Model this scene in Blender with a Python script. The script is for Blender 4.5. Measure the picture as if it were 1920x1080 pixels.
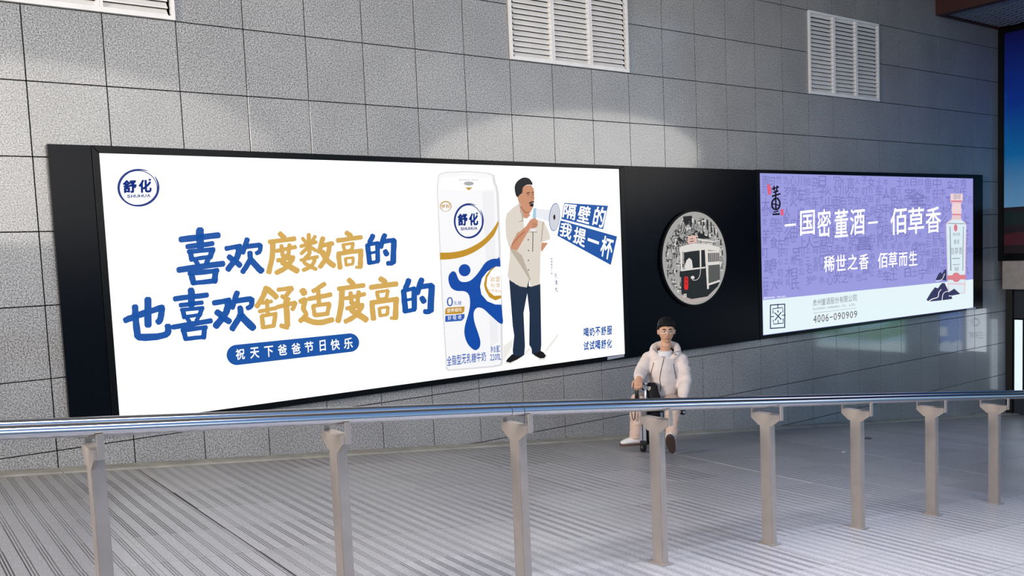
import bpy, bmesh, math, random
from mathutils import Vector, Matrix, noise
PI = math.pi
rnd = random.Random(11)
for o in list(bpy.data.objects): bpy.data.objects.remove(o)
SC = bpy.context.scene
COL = SC.collection
U = 0.5                                   # one wall tile = 0.5 m

# ------------------------------------------------------------------ camera
FPX, YAW, PITCH, ROLL, OY = 1674.33, 0.626616, -0.078873, -0.0421354, 67.49
CAMU = Vector((-1.98787, -13.52603, -3.559776))
cyw, syw, cp, sp, cr, sr = math.cos(YAW), math.sin(YAW), math.cos(PITCH), math.sin(PITCH), math.cos(ROLL), math.sin(ROLL)
FW = Vector((syw*cp, cyw*cp, sp)); R0 = Vector((cyw, -syw, 0)); U0 = R0.cross(FW)
RT = cr*R0 + sr*U0; UP = -sr*R0 + cr*U0
cam_d = bpy.data.cameras.new('camera'); cam = bpy.data.objects.new('camera', cam_d); COL.objects.link(cam)
cam_d.sensor_width = 36; cam_d.lens = FPX/1920*36; cam_d.shift_y = OY/1920; cam_d.clip_start = 0.05; cam_d.clip_end = 400
M = Matrix((RT, UP, -FW)).transposed().to_4x4(); M.translation = CAMU*U
cam.matrix_world = M
SC.camera = cam

# ------------------------------------------------------------------ light
SC.view_settings.view_transform = 'Standard'; SC.view_settings.look = 'None'
SC.view_settings.gamma = 1; SC.view_settings.exposure = 0; SC.view_settings.use_curve_mapping = False
W = bpy.data.worlds.new('world'); SC.world = W; W.use_nodes = True
wn = W.node_tree.nodes; wl = W.node_tree.links
bg = wn['Background']
wtc = wn.new('ShaderNodeTexCoord'); wsep = wn.new('ShaderNodeSeparateXYZ'); wr = wn.new('ShaderNodeValToRGB')
wl.new(wtc.outputs['Generated'], wsep.inputs[0]); wl.new(wsep.outputs['Z'], wr.inputs[0]); wl.new(wr.outputs[0], bg.inputs[0])
wr.color_ramp.elements[0].position = 0.0; wr.color_ramp.elements[0].color = (0.44, 0.68, 0.95, 1)
wr.color_ramp.elements[1].position = 0.5; wr.color_ramp.elements[1].color = (0.24, 0.46, 0.90, 1)
bg.inputs[1].default_value = 0.8

def area(name, loc, target, sx, sy, power, col, spread=180, shape='RECTANGLE'):
    d = bpy.data.lights.new(name, 'AREA'); d.shape = shape; d.size = sx; d.size_y = sy; d.energy = power; d.color = col; d.spread = math.radians(spread)
    o = bpy.data.objects.new(name, d); COL.objects.link(o); o.location = loc
    o.rotation_euler = (Vector(target)-Vector(loc)).to_track_quat('-Z', 'Y').to_euler()
    return o
area('wall_fill', (1.2, -7.6, -0.05), (1.9, 0.0, 0.2), 7.5, 2.6, 62, (1.0, 0.93, 0.84), 75, 'ELLIPSE')  # unseen light added to brighten the left wall and its glossy patch
area('sheen_fill', (10.4, -7.2, 0.0), (4.6, 0.0, 0.2), 5.6, 2.0, 26, (1.0, 0.93, 0.84), 75, 'ELLIPSE')  # unseen light added so the polished tiles catch a bright mid-wall band
area('floor_fill', (2.3, -5.7, 2.2), (2.3, -5.1, -3.6), 5.5, 1.2, 112, (0.93, 0.92, 1.0), 58)  # added fill from above that lifts the paving and rail tops
area('side_fill', (-7.5, -3.9, 0.3), (4.0, -2.4, -3.0), 2.0, 2.0, 250, (1.0, 0.88, 0.76), 80)  # added warm fill from the left for post sides and wall

# ------------------------------------------------------------------ helpers
def lin(c):
    return c/12.92 if c <= 0.04045 else ((c+0.055)/1.055)**2.4
def rgb(h, k=1.0):
    h = h.lstrip('#'); return tuple(lin(int(h[i:i+2], 16)/255)*k for i in (0, 2, 4)) + (1,)
MATS = {}
def mat(name, col, rough=0.5, metal=0.0, emit=0.0, bump=0.0, bscale=80, var=0.0, vscale=6, coat=0.0, spec=0.5, trans=0.0, objvar=0.0):
    if name in MATS: return MATS[name]
    m = bpy.data.materials.new(name); m.use_nodes = True; nt = m.node_tree; N = nt.nodes; L = nt.links
    p = N['Principled BSDF']; c = rgb(col) if isinstance(col, str) else tuple(col)+(1,)
    p.inputs['Base Color'].default_value = c; p.inputs['Roughness'].default_value = rough; p.inputs['Metallic'].default_value = metal
    p.inputs['Coat Weight'].default_value = coat; p.inputs['Specular IOR Level'].default_value = spec
    p.inputs['Transmission Weight'].default_value = trans
    if emit:
        p.inputs['Base Color'].default_value = tuple(x*0.04 for x in c[:3]) + (1,)
        p.inputs['Emission Color'].default_value = c; p.inputs['Emission Strength'].default_value = emit
    if var or bump or objvar:
        g = N.new('ShaderNodeNewGeometry')
    if var or objvar:
        hs = N.new('ShaderNodeHueSaturation'); hs.inputs['Color'].default_value = c
        n = N.new('ShaderNodeTexNoise'); n.inputs['Scale'].default_value = vscale; n.inputs['Detail'].default_value = 4
        L.new(g.outputs['Position'], n.inputs['Vector'])
        mr = N.new('ShaderNodeMapRange'); mr.inputs['From Min'].default_value = .3; mr.inputs['From Max'].default_value = .7
        mr.inputs['To Min'].default_value = 1-var; mr.inputs['To Max'].default_value = 1+var
        L.new(n.outputs['Fac'], mr.inputs['Value']); src = mr.outputs[0]
        if objvar:
            oi = N.new('ShaderNodeObjectInfo'); m2 = N.new('ShaderNodeMapRange')
            m2.inputs['To Min'].default_value = 1-objvar; m2.inputs['To Max'].default_value = 1+objvar
            L.new(oi.outputs['Random'], m2.inputs['Value']); mm = N.new('ShaderNodeMath'); mm.operation = 'MULTIPLY'
            L.new(src, mm.inputs[0]); L.new(m2.outputs[0], mm.inputs[1]); src = mm.outputs[0]
        L.new(src, hs.inputs['Value']); L.new(hs.outputs[0], p.inputs['Base Color'])
    if bump:
        n = N.new('ShaderNodeTexNoise'); n.inputs['Scale'].default_value = bscale; n.inputs['Detail'].default_value = 3
        L.new(g.outputs['Position'], n.inputs['Vector'])
        b = N.new('ShaderNodeBump'); b.inputs['Strength'].default_value = bump; b.inputs['Distance'].default_value = 0.004
        L.new(n.outputs['Fac'], b.inputs['Height']); L.new(b.outputs[0], p.inputs['Normal'])
    MATS[name] = m; return m

def obj(name, bm, m, parent=None, smooth=False, label=None):
    me = bpy.data.meshes.new(name)
    if isinstance(bm, bmesh.types.BMesh):
        bm.normal_update(); bm.to_mesh(me); bm.free()
    else:
        me.from_pydata(bm[0], [], bm[1]); me.update()
    return meobj(name, me, m, parent, smooth, label)
def meobj(name, me, m, parent=None, smooth=False, label=None):
    if m is not None and not me.materials: me.materials.append(m)
    if smooth:
        for p in me.polygons: p.use_smooth = True
    o = bpy.data.objects.new(name, me); COL.objects.link(o)
    if parent is not None: adopt(o, parent)
    if label: o['label'] = label
    return o
def wloc(o):
    v = Vector((0, 0, 0))
    while o is not None:
        v = v + o.location; 
        if o.parent is not None and o.parent_type == 'OBJECT': v = v + o.matrix_parent_inverse.translation
        o = o.parent
    return v
def adopt(o, parent):
    o.parent = parent; o.matrix_parent_inverse = Matrix.Translation(-wloc(parent))
def tag(o, label, cat, group=None):
    o['label'] = label; o['category'] = cat
    if group: o['group'] = group
    return o
def thing(name, label, cat, loc=(0, 0, 0), group=None):
    o = bpy.data.objects.new(name, None); COL.objects.link(o); o.location = loc; o.empty_display_size = 0.05
    return tag(o, label, cat, group)
def struct(o):
    o['kind'] = 'structure'; return o
def bx(bm, x0, x1, y0, y1, z0, z1):
    vs = [bm.verts.new((x, y, z)) for x in (x0, x1) for y in (y0, y1) for z in (z0, z1)]
    for f in ((0, 1, 3, 2), (4, 6, 7, 5), (0, 4, 5, 1), (2, 3, 7, 6), (0, 2, 6, 4), (1, 5, 7, 3)):
        bm.faces.new([vs[i] for i in f])
    return vs
def box(name, x0, x1, y0, y1, z0, z1, m, parent=None, bev=0.0, label=None):
    bm = bmesh.new(); bx(bm, x0, x1, y0, y1, z0, z1)
    if bev: bmesh.ops.bevel(bm, geom=bm.edges[:], offset=bev, segments=2, affect='EDGES', profile=0.7)
    bmesh.ops.recalc_face_normals(bm, faces=bm.faces)
    return obj(name, bm, m, parent, label=label)
def obox(bm, c, ax, ay, az, hx, hy, hz):      # oriented box
    c = Vector(c); vs = [bm.verts.new(c+ax*(sx*hx)+ay*(sy*hy)+az*(sz*hz)) for sx in (-1, 1) for sy in (-1, 1) for sz in (-1, 1)]
    for f in ((0, 1, 3, 2), (4, 6, 7, 5), (0, 4, 5, 1), (2, 3, 7, 6), (0, 2, 6, 4), (1, 5, 7, 3)):
        bm.faces.new([vs[i] for i in f])
def loft(bm, pts, rad, n=16, up=None, caps=True):
    """tube through pts, rad = r or (r_side, r_up) per point; caps rounded off"""
    pts = [Vector(p) for p in pts]; rings = []
    rr = [(r, r) if not isinstance(r, (tuple, list)) else r for r in rad]
    prev = None
    for i, p in enumerate(pts):
        d = (pts[min(i+1, len(pts)-1)]-pts[max(i-1, 0)]).normalized()
        if up is not None:
            s = d.cross(Vector(up)).normalized()
        else:
            if prev is None:
                t = Vector((0, 0, 1)) if abs(d.z) < 0.9 else Vector((0, 1, 0)); s = d.cross(t).normalized()
            else: s = (prev-d*prev.dot(d)).normalized()
            prev = s
        t = s.cross(d).normalized()
        rings.append([bm.verts.new(p+s*(math.cos(2*PI*k/n)*rr[i][0])+t*(math.sin(2*PI*k/n)*rr[i][1])) for k in range(n)])
    for a, b in zip(rings, rings[1:]):
        for k in range(n):
            bm.faces.new((a[k], a[(k+1) % n], b[(k+1) % n], b[k]))
    if caps:
        bm.faces.new(rings[0][::-1]); bm.faces.new(rings[-1])
    return rings
def ellip(bm, c, r, ax=None, seg=20, rings=12):
    mt = Matrix.Identity(3) if ax is None else Matrix(ax).transposed()
    res = bmesh.ops.create_uvsphere(bm, u_segments=seg, v_segments=rings, radius=1)
    for v in res['verts']:
        v.co = mt @ Vector((v.co.x*r[0], v.co.y*r[1], v.co.z*r[2])) + Vector(c)
    return res['verts']
def catmull(P, n=6, closed=False):
    out = []; m = len(P)
    g = (lambda i: P[i % m]) if closed else (lambda i: P[max(0, min(m-1, i))])
    for i in range(m if closed else m-1):
        p0, p1, p2, p3 = [Vector(g(i+k)) for k in (-1, 0, 1, 2)]
        for k in range(n):
            t = k/n
            out.append(0.5*((2*p1)+(p2-p0)*t+(2*p0-5*p1+4*p2-p3)*t*t+(3*p1-p0-3*p2+p3)*t**3))
    if not closed: out.append(Vector(P[-1]))
    return out

# pixel rays (1920 x 1080 frame) used to read measurements off the photograph once, onto real planes
def ray(x, y): return (x-960)/FPX*RT - (y-540-OY)/FPX*UP + FW
def wallpt(x, y, Ym):                       # point of the vertical plane y = Ym (metres)
    d = ray(x, y); c = CAMU*U; t = (Ym-c.y)/d.y; return c+d*t
SL, ZB = -0.1114603, -6.2547388             # ramp: z = SL*x + ZB*U
def fz(x): return SL*x + ZB*U
def floorpt(x, y):
    d = ray(x, y); c = CAMU*U; t = (fz(c.x)-c.z)/(d.z-SL*d.x); return c+d*t

# ------------------------------------------------------------------ materials of the setting
def granite(name, c0, c1, rough, coat, coatr):
    m = bpy.data.materials.new(name); m.use_nodes = True; N = m.node_tree.nodes; L = m.node_tree.links; p = N['Principled BSDF']
    g = N.new('ShaderNodeNewGeometry')
    n1 = N.new('ShaderNodeTexNoise'); n1.inputs['Scale'].default_value = 110; n1.inputs['Detail'].default_value = 4; n1.inputs['Roughness'].default_value = 0.8
    L.new(g.outputs['Position'], n1.inputs['Vector'])
    r1 = N.new('ShaderNodeValToRGB'); r1.color_ramp.elements[0].position = 0.41; r1.color_ramp.elements[1].position = 0.60
    r1.color_ramp.elements[0].color = c0+(1,); r1.color_ramp.elements[1].color = c1+(1,)
    L.new(n1.outputs['Fac'], r1.inputs[0])
    v = N.new('ShaderNodeTexVoronoi'); v.inputs['Scale'].default_value = 14; L.new(g.outputs['Position'], v.inputs['Vector'])
    rv = N.new('ShaderNodeValToRGB'); rv.color_ramp.elements[0].position = 0.05; rv.color_ramp.elements[0].color = (1.7, 1.7, 1.7, 1)
    rv.color_ramp.elements[1].position = 0.075; rv.color_ramp.elements[1].color = (1, 1, 1, 1); L.new(v.outputs['Distance'], rv.inputs[0])
    oi = N.new('ShaderNodeObjectInfo'); mr = N.new('ShaderNodeMapRange'); mr.inputs['To Min'].default_value = 0.965; mr.inputs['To Max'].default_value = 1.03
    L.new(oi.outputs['Random'], mr.inputs['Value'])
    n2 = N.new('ShaderNodeTexNoise'); n2.inputs['Scale'].default_value = 1.7; n2.inputs['Detail'].default_value = 5; L.new(g.outputs['Position'], n2.inputs['Vector'])
    m3 = N.new('ShaderNodeMapRange'); m3.inputs['From Min'].default_value = .3; m3.inputs['From Max'].default_value = .7; m3.inputs['To Min'].default_value = 0.9; m3.inputs['To Max'].default_value = 1.08
    L.new(n2.outputs['Fac'], m3.inputs['Value'])
    mu = N.new('ShaderNodeMath'); mu.operation = 'MULTIPLY'; L.new(mr.outputs[0], mu.inputs[0]); L.new(m3.outputs[0], mu.inputs[1])
    a = N.new('ShaderNodeMix'); a.data_type = 'RGBA'; a.blend_type = 'MULTIPLY'; a.inputs['Factor'].default_value = 1
    L.new(r1.outputs[0], a.inputs[6]); L.new(rv.outputs[0], a.inputs[7])
    hs = N.new('ShaderNodeHueSaturation'); L.new(a.outputs[2], hs.inputs['Color']); L.new(mu.outputs[0], hs.inputs['Value'])
    L.new(hs.outputs[0], p.inputs['Base Color'])
    p.inputs['Roughness'].default_value = rough; p.inputs['Coat Weight'].default_value = coat; p.inputs['Coat Roughness'].default_value = coatr
    b = N.new('ShaderNodeBump'); b.inputs['Strength'].default_value = 0.05; b.inputs['Distance'].default_value = 0.002
    L.new(n1.outputs['Fac'], b.inputs['Height']); L.new(b.outputs[0], p.inputs['Normal'])
    return m
M_gran = granite('grey_granite', (0.075, 0.075, 0.075), (0.60, 0.585, 0.565), 0.42, 0.9, 0.075)
M_joint = mat('dark_joint', '#060509', 1.0, spec=0.0)

def floor_mat():
    m = bpy.data.materials.new('grooved_paving'); m.use_nodes = True; N = m.node_tree.nodes; L = m.node_tree.links; p = N['Principled BSDF']
    g = N.new('ShaderNodeNewGeometry'); oi = N.new('ShaderNodeObjectInfo')
    def math_(op, a, b=None, c=None):
        n = N.new('ShaderNodeMath'); n.operation = op
        for i, v in enumerate((a, b, c)):
            if v is None: continue
            if isinstance(v, (int, float)): n.inputs[i].default_value = v
            else: L.new(v, n.inputs[i])
        return n.outputs[0]
    s = N.new('ShaderNodeSeparateXYZ'); L.new(g.outputs['Position'], s.inputs[0])
    n0 = N.new('ShaderNodeTexNoise'); n0.inputs['Scale'].default_value = 6; L.new(g.outputs['Position'], n0.inputs['Vector'])
    wob = math_('MULTIPLY', math_('SUBTRACT', n0.outputs['Fac'], 0.5), 0.002)
    x = math_('ADD', s.outputs['X'], wob)
    x = math_('ADD', x, math_('MULTIPLY', oi.outputs['Random'], 0.006))
    PITCHG = 0.0867
    fr = math_('MODULO', math_('ADD', x, 100*PITCHG), PITCHG)
    gs = None
    for c0 in (0.020, 0.0335, 0.047):
        d = math_('ABSOLUTE', math_('SUBTRACT', fr, c0))
        k = N.new('ShaderNodeMapRange'); k.inputs['From Min'].default_value = 0.0016; k.inputs['From Max'].default_value = 0.0042
        k.inputs['To Min'].default_value = 1; k.inputs['To Max'].default_value = 0; L.new(d, k.inputs['Value'])
        gs = k.outputs[0] if gs is None else math_('MAXIMUM', gs, k.outputs[0])
    # grooves run only on the slabs: attribute-free, strength differs per slab (dirt) 
    st = math_('ADD', math_('MULTIPLY', math_('POWER', math_('FRACT', math_('MULTIPLY', oi.outputs['Random'], 7.3)), 2.0), 0.60), 0.48)
    n3 = N.new('ShaderNodeTexNoise'); n3.inputs['Scale'].default_value = 1.3; n3.inputs['Detail'].default_value = 4; L.new(g.outputs['Position'], n3.inputs['Vector'])
    st = math_('MULTIPLY', st, math_('ADD', n3.outputs['Fac'], 0.45))
    n1 = N.new('ShaderNodeTexNoise'); n1.inputs['Scale'].default_value = 170; n1.inputs['Detail'].default_value = 3; L.new(g.outputs['Position'], n1.inputs['Vector'])
    r1 = N.new('ShaderNodeValToRGB'); r1.color_ramp.elements[0].position = 0.3; r1.color_ramp.elements[1].position = 0.7
    r1.color_ramp.elements[0].color = (0.27, 0.265, 0.27, 1); r1.color_ramp.elements[1].color = (0.56, 0.55, 0.56, 1); L.new(n1.outputs['Fac'], r1.inputs[0])
    # worn brown-green dirt next to the wall
    dn = N.new('ShaderNodeMapRange'); dn.inputs['From Min'].default_value = -1.5; dn.inputs['From Max'].default_value = -0.1; dn.inputs['To Min'].default_value = 0; dn.inputs['To Max'].default_value = 0.75
    L.new(math_('ADD', s.outputs['Y'], math_('MULTIPLY', math_('SUBTRACT', n3.outputs['Fac'], 0.5), 1.2)), dn.inputs['Value'])
    mx0 = N.new('ShaderNodeMix'); mx0.data_type = 'RGBA'; mx0.blend_type = 'MULTIPLY'; L.new(dn.outputs[0], mx0.inputs['Factor'])
    L.new(r1.outputs[0], mx0.inputs[6]); mx0.inputs[7].default_value = (0.76, 0.72, 0.63, 1)
    mx = N.new('ShaderNodeMix'); mx.data_type = 'RGBA'; L.new(math_('MULTIPLY', gs, st), mx.inputs['Factor'])
    L.new(mx0.outputs[2], mx.inputs[6]); mx.inputs[7].default_value = (0.035, 0.028, 0.03, 1)
    mr = N.new('ShaderNodeMapRange'); mr.inputs['To Min'].default_value = 0.9; mr.inputs['To Max'].default_value = 1.08; L.new(oi.outputs['Random'], mr.inputs['Value'])
    hs = N.new('ShaderNodeHueSaturation'); L.new(mx.outputs[2], hs.inputs['Color']); L.new(math_('MULTIPLY', mr.outputs[0], math_('ADD', math_('MULTIPLY', n3.outputs['Fac'], 0.3), 0.85)), hs.inputs['Value'])
    L.new(hs.outputs[0], p.inputs['Base Color'])
    rg = math_('ADD', math_('MULTIPLY', n3.outputs['Fac'], 0.22), 0.26); L.new(rg, p.inputs['Roughness'])
    b = N.new('ShaderNodeBump'); b.inputs['Strength'].default_value = 0.6; b.inputs['Distance'].default_value = 0.003
    L.new(math_('SUBTRACT', math_('MULTIPLY', n1.outputs['Fac'], 0.10), math_('MULTIPLY', gs, 0.8)), b.inputs['Height']); L.new(b.outputs[0], p.inputs['Normal'])
    return m
M_floor = floor_mat()
M_kerb = mat('kerb_stone', '#aaa598', 0.6, bump=0.3, bscale=120, var=0.2, vscale=5, objvar=0.05)

# ------------------------------------------------------------------ floor (a ramp falling to the right)
def ramp_box(bm, x0, x1, y0, y1, top=0.0, th=0.04, ch=0.0):
    vs = []
    for z in (top-th, top-ch):
        for (x, y) in ((x0, y0), (x1, y0), (x1, y1), (x0, y1)): vs.append(bm.verts.new((x, y, fz(x)+z)))
    if ch:
        for (x, y) in ((x0+ch, y0+ch), (x1-ch, y0+ch), (x1-ch, y1-ch), (x0+ch, y1-ch)): vs.append(bm.verts.new((x, y, fz(x)+top)))
    q = lambda *i: bm.faces.new([vs[k] for k in i])
    q(3, 2, 1, 0)
    for k in range(4): q(k, (k+1) % 4, 4+(k+1) % 4, 4+k)
    if ch:
        for k in range(4): q(4+k, 4+(k+1) % 4, 8+(k+1) % 4, 8+k)
        q(8, 9, 10, 11)
    else: q(4, 5, 6, 7)
bm = bmesh.new(); ramp_box(bm, -14, 30, -24, 0.05, -0.006, 0.1)
floor = struct(obj('floor', bm, M_joint))
XJ = [-3.95, 0.95, 5.91, 9.80, 13.68, 17.45, 21.3, 25.2, 29.1]
xs = [-9.0, -8.0, -7.0, -6.0, -5.0, -4.0]
xs = [(-3.95-k)*1.0 for k in range(5, 0, -1)]
wide = set()
for a, b_ in zip(XJ, XJ[1:]):
    n = round(b_-a)
    for k in range(n): xs.append(a+(b_-a)*k/n)
    wide.add(round(a, 3))
xs.append(29.1)
ys = [-0.36] + [-1.08-k for k in range(0, 19)]
def inframe(P, mgn=20):
    d = Vector(P)-CAMU*U; z = d.dot(FW)
    if z < 0.1: return False
    x = 960+FPX*d.dot(RT)/z; y = 540+OY-FPX*d.dot(UP)/z
    return -mgn < x < 1920+mgn and -mgn < y < 1080+mgn
slabs = []
for i in range(len(xs)-1):
    for j in range(len(ys)-1):
        x0, x1, y0, y1 = xs[i]*U, xs[i+1]*U, ys[j+1]*U, ys[j]*U
        cs = [(x, y, fz(x)) for x in (x0, x1, (x0+x1)/2) for y in (y0, y1, (y0+y1)/2)]
        vis = any(inframe(c) for c in cs)
        dist = min((Vector(c)-CAMU*U).length for c in cs)
        slabs.append((not vis, dist, x0, x1, y0, y1, round(xs[i], 3) in wide, round(xs[i+1], 3) in wide))
slabs.sort(key=lambda t: (t[0], t[1]))
rest = bmesh.new()
for k, (nv, dist, x0, x1, y0, y1, wa, wb) in enumerate(slabs):
    g = 0.0014; a = x0+(0.005 if wa else g*0.6); b_ = x1-(0.005 if wb else g*0.6); h = rnd.uniform(-0.0006, 0.0006)
    if nv or k >= 300:
        ramp_box(rest, a, b_, y0+g, y1-g, h, 0.04, 0)
    else:
        bm = bmesh.new(); ramp_box(bm, a, b_, y0+g, y1-g, h, 0.04, 0.001)
        obj('paving_slab', bm, M_floor, floor)
o = obj('paving_slabs_beyond', rest, M_floor, floor); o['kind'] = 'stuff'
# light kerb strip against the wall
kerb = struct(thing('trim_1', 'pale stone kerb strip along the foot of the tiled wall', 'kerb'))
for k in ('category',): del kerb[k]
for k in range(-6, 15):
    bm = bmesh.new(); ramp_box(bm, k*1.95*U*1.0+0.0015, (k+1)*1.95*U-0.0015, -0.36*U+0.002, -0.002, 0.012, 0.04, 0.003)
    obj('kerb_stone', bm, M_kerb, kerb)

# ------------------------------------------------------------------ tiled wall
wall = struct(box('wall_back', -5*U, 27.05*U, 0.022, 0.25, -10.2*U, 5.1*U, M_joint))
VENTS = [(-1, 2), (8, 11), (17, 20)]
TT = 0.021; GP = 0.0036; CH = 0.0008
def tile_bm(w, h0L, h0R, h1):
    """tile with front at y=0; bottom may slope (left h0L, right h0R)"""
    bm = bmesh.new()
    F = [(0, h0L), (w, h0R), (w, h1), (0, h1)]
    I = [(CH, h0L+CH), (w-CH, h0R+CH), (w-CH, h1-CH), (CH, h1-CH)]
    vb = [bm.verts.new((x, TT, z)) for x, z in F]; vf = [bm.verts.new((x, CH, z)) for x, z in F]; vi = [bm.verts.new((x, 0, z)) for x, z in I]
    for k in range(4):
        l = (k+1) % 4
        bm.faces.new((vb[k], vb[l], vf[l], vf[k])); bm.faces.new((vf[k], vf[l], vi[l], vi[k]))
    bm.faces.new(vi)
    bmesh.ops.recalc_face_normals(bm, faces=bm.faces)
    return bm
def to_me(name, bm, m):
    me = bpy.data.meshes.new(name); bm.to_mesh(me); bm.free(); me.materials.append(m); return me
full_me = to_me('tile', tile_bm(U-2*GP, 0, 0, U-2*GP), M_gran)
ntile = 0; restt = bmesh.new()
for c in range(-5, 27):
    for r in range(-10, 11):               # r: tile spans z from -(r+1) to -r (in tiles)
        z1, z0 = -r*U, -(r+1)*U; x0, x1 = c*U, (c+1)*U
        if z1 > 5.05*U: continue
        if any(a <= c < b_ and -2 <= r < 0 for a, b_ in VENTS): continue
        if z1 <= fz(x0)+0.01 and z1 <= fz(x1)+0.01: continue
        # wholly behind the row of light boxes
        if 1 <= c and c+1 <= 25 and 2 <= r <= 4: continue
        corners = [(x, 0, z) for x in (x0, x1) for z in (z0, z1)]
        vis = any(inframe(q, 5) for q in corners)
        w = U-2*GP; 
        if c == 26: w = 0.05+U-2*GP
        cut = z0 < max(fz(x0), fz(x1))-0.0
        if vis and ntile < 300:
            ntile += 1
            if cut:
                zl = max(z0+GP, fz(x0)-0.01)-(z0+GP); zr = max(z0+GP, fz(x1)-0.01)-(z0+GP)
                zl = min(zl, w-0.01); zr = min(zr, w-0.01)
                me = to_me('tile', tile_bm(w, zl, zr, U-2*GP), M_gran)
            elif c == 26: me = to_me('tile', tile_bm(0.022+U-2*GP, 0, 0, U-2*GP), M_gran)
            else: me = full_me
            o = meobj('tile', me, M_gran, wall); o.location = (x0+GP, rnd.uniform(-0.0005, 0.0005), z0+GP)
        else:
            t = tile_bm(U-2*GP, 0, 0, U-2*GP)
            for v in t.verts: v.co += Vector((x0+GP, 0, z0+GP))
            tm = bpy.data.meshes.new('tmp'); t.to_mesh(tm); t.free(); restt.from_mesh(tm); bpy.data.meshes.remove(tm)
o = obj('wall_tiles_beyond', restt, M_gran, wall); o['kind'] = 'stuff'

# ------------------------------------------------------------------ louvred vents in the wall
M_vent = mat('cream_painted_metal', '#f2efec', 0.45, var=0.05); M_ventdk = mat('vent_dark_grey', '#2b2b30', 0.8)  # dark grey is for the back plates behind the slats
slat_me = {}
def slat_mesh(w):
    bm = bmesh.new(); P = [(-0.018, 0.000), (-0.018, 0.008), (-0.012, 0.008), (0.030, 0.062), (0.033, 0.060), (-0.010, 0.000)]
    A = [bm.verts.new((0, y, z)) for y, z in P]; B = [bm.verts.new((w, y, z)) for y, z in P]
    for k in range(len(P)): bm.faces.new((A[k], A[(k+1) % 6], B[(k+1) % 6], B[k]))
    bm.faces.new(A[::-1]); bm.faces.new(B); bmesh.ops.recalc_face_normals(bm, faces=bm.faces)
    return to_me('slat', bm, M_vent)
vl = ['louvred vent at the top left corner of the tiled wall', 'louvred vent high above the middle of the big white light box', 'louvred vent on the shaded right part of the wall above the lavender light box']
for (a, b_), lb in zip(VENTS, vl):
    x0, x1, z0, z1 = a*U+0.004, b_*U-0.004, 0.004, 2*U-0.004
    t = thing('wall_vent', 'cream '+lb, 'vent', (x0, 0, z0), 'louvred vents high in the tiled wall')
    bm = bmesh.new(); bx(bm, x0, x1, 0.035, 0.04, z0, z1); obj('back_plate', bm, M_ventdk, t)
    fw = 0.028
    bm = bmesh.new()
    bx(bm, x0, x1, -0.022, 0.02, z0, z0+fw); bx(bm, x0, x1, -0.022, 0.02, z1-fw, z1)
    bx(bm, x0, x0+fw, -0.022, 0.02, z0+fw, z1-fw); bx(bm, x1-fw, x1, -0.022, 0.02, z0+fw, z1-fw)
    obj('frame', bm, M_vent, t)
    cw = (x1-x0-2*fw)/3
    for k in (1, 2):
        xm = x0+fw+cw*k
        bm = bmesh.new(); bx(bm, xm-0.022, xm-0.002, -0.020, 0.02, z0+fw, z1-fw); bx(bm, xm+0.002, xm+0.022, -0.020, 0.02, z0+fw, z1-fw); bx(bm, xm-0.002, xm+0.002, -0.014, 0.02, z0+fw, z1-fw)
        obj('mullion', bm, M_vent, t)
    sme = slat_mesh(cw-0.040)
    for k in range(3):
        for j in range(19):
            o = meobj('slat', sme, M_vent, t); o.location = (x0+fw+cw*k+0.020, 0, z0+fw+0.0+j*0.0496)

# ------------------------------------------------------------------ light boxes: shared print tools
GLY = {}
def glyph(ch, off=0.0):
    key = ch
    if key in GLY: return GLY[key]
    cu = bpy.data.curves.new('glyph', 'FONT'); cu.body = ch; cu.resolution_u = 2; cu.dimensions = '2D'; cu.fill_mode = 'BOTH'
    o = bpy.data.objects.new('glyph', cu); COL.objects.link(o)
    dg = bpy.context.evaluated_depsgraph_get(); me = o.evaluated_get(dg).to_mesh()
    vs = [(v.co.x, v.co.y) for v in me.vertices]; fs = [tuple(p.vertices) for p in me.polygons]
    o.evaluated_get(dg).to_mesh_clear(); bpy.data.objects.remove(o); bpy.data.curves.remove(cu)
    if not vs: vs = [(0, 0), (1, 1)]
    xs_ = [v[0] for v in vs]; ys_ = [v[1] for v in vs]
    GLY[key] = (vs, fs, min(xs_), max(xs_), min(ys_), max(ys_))
    return GLY[key]
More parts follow.
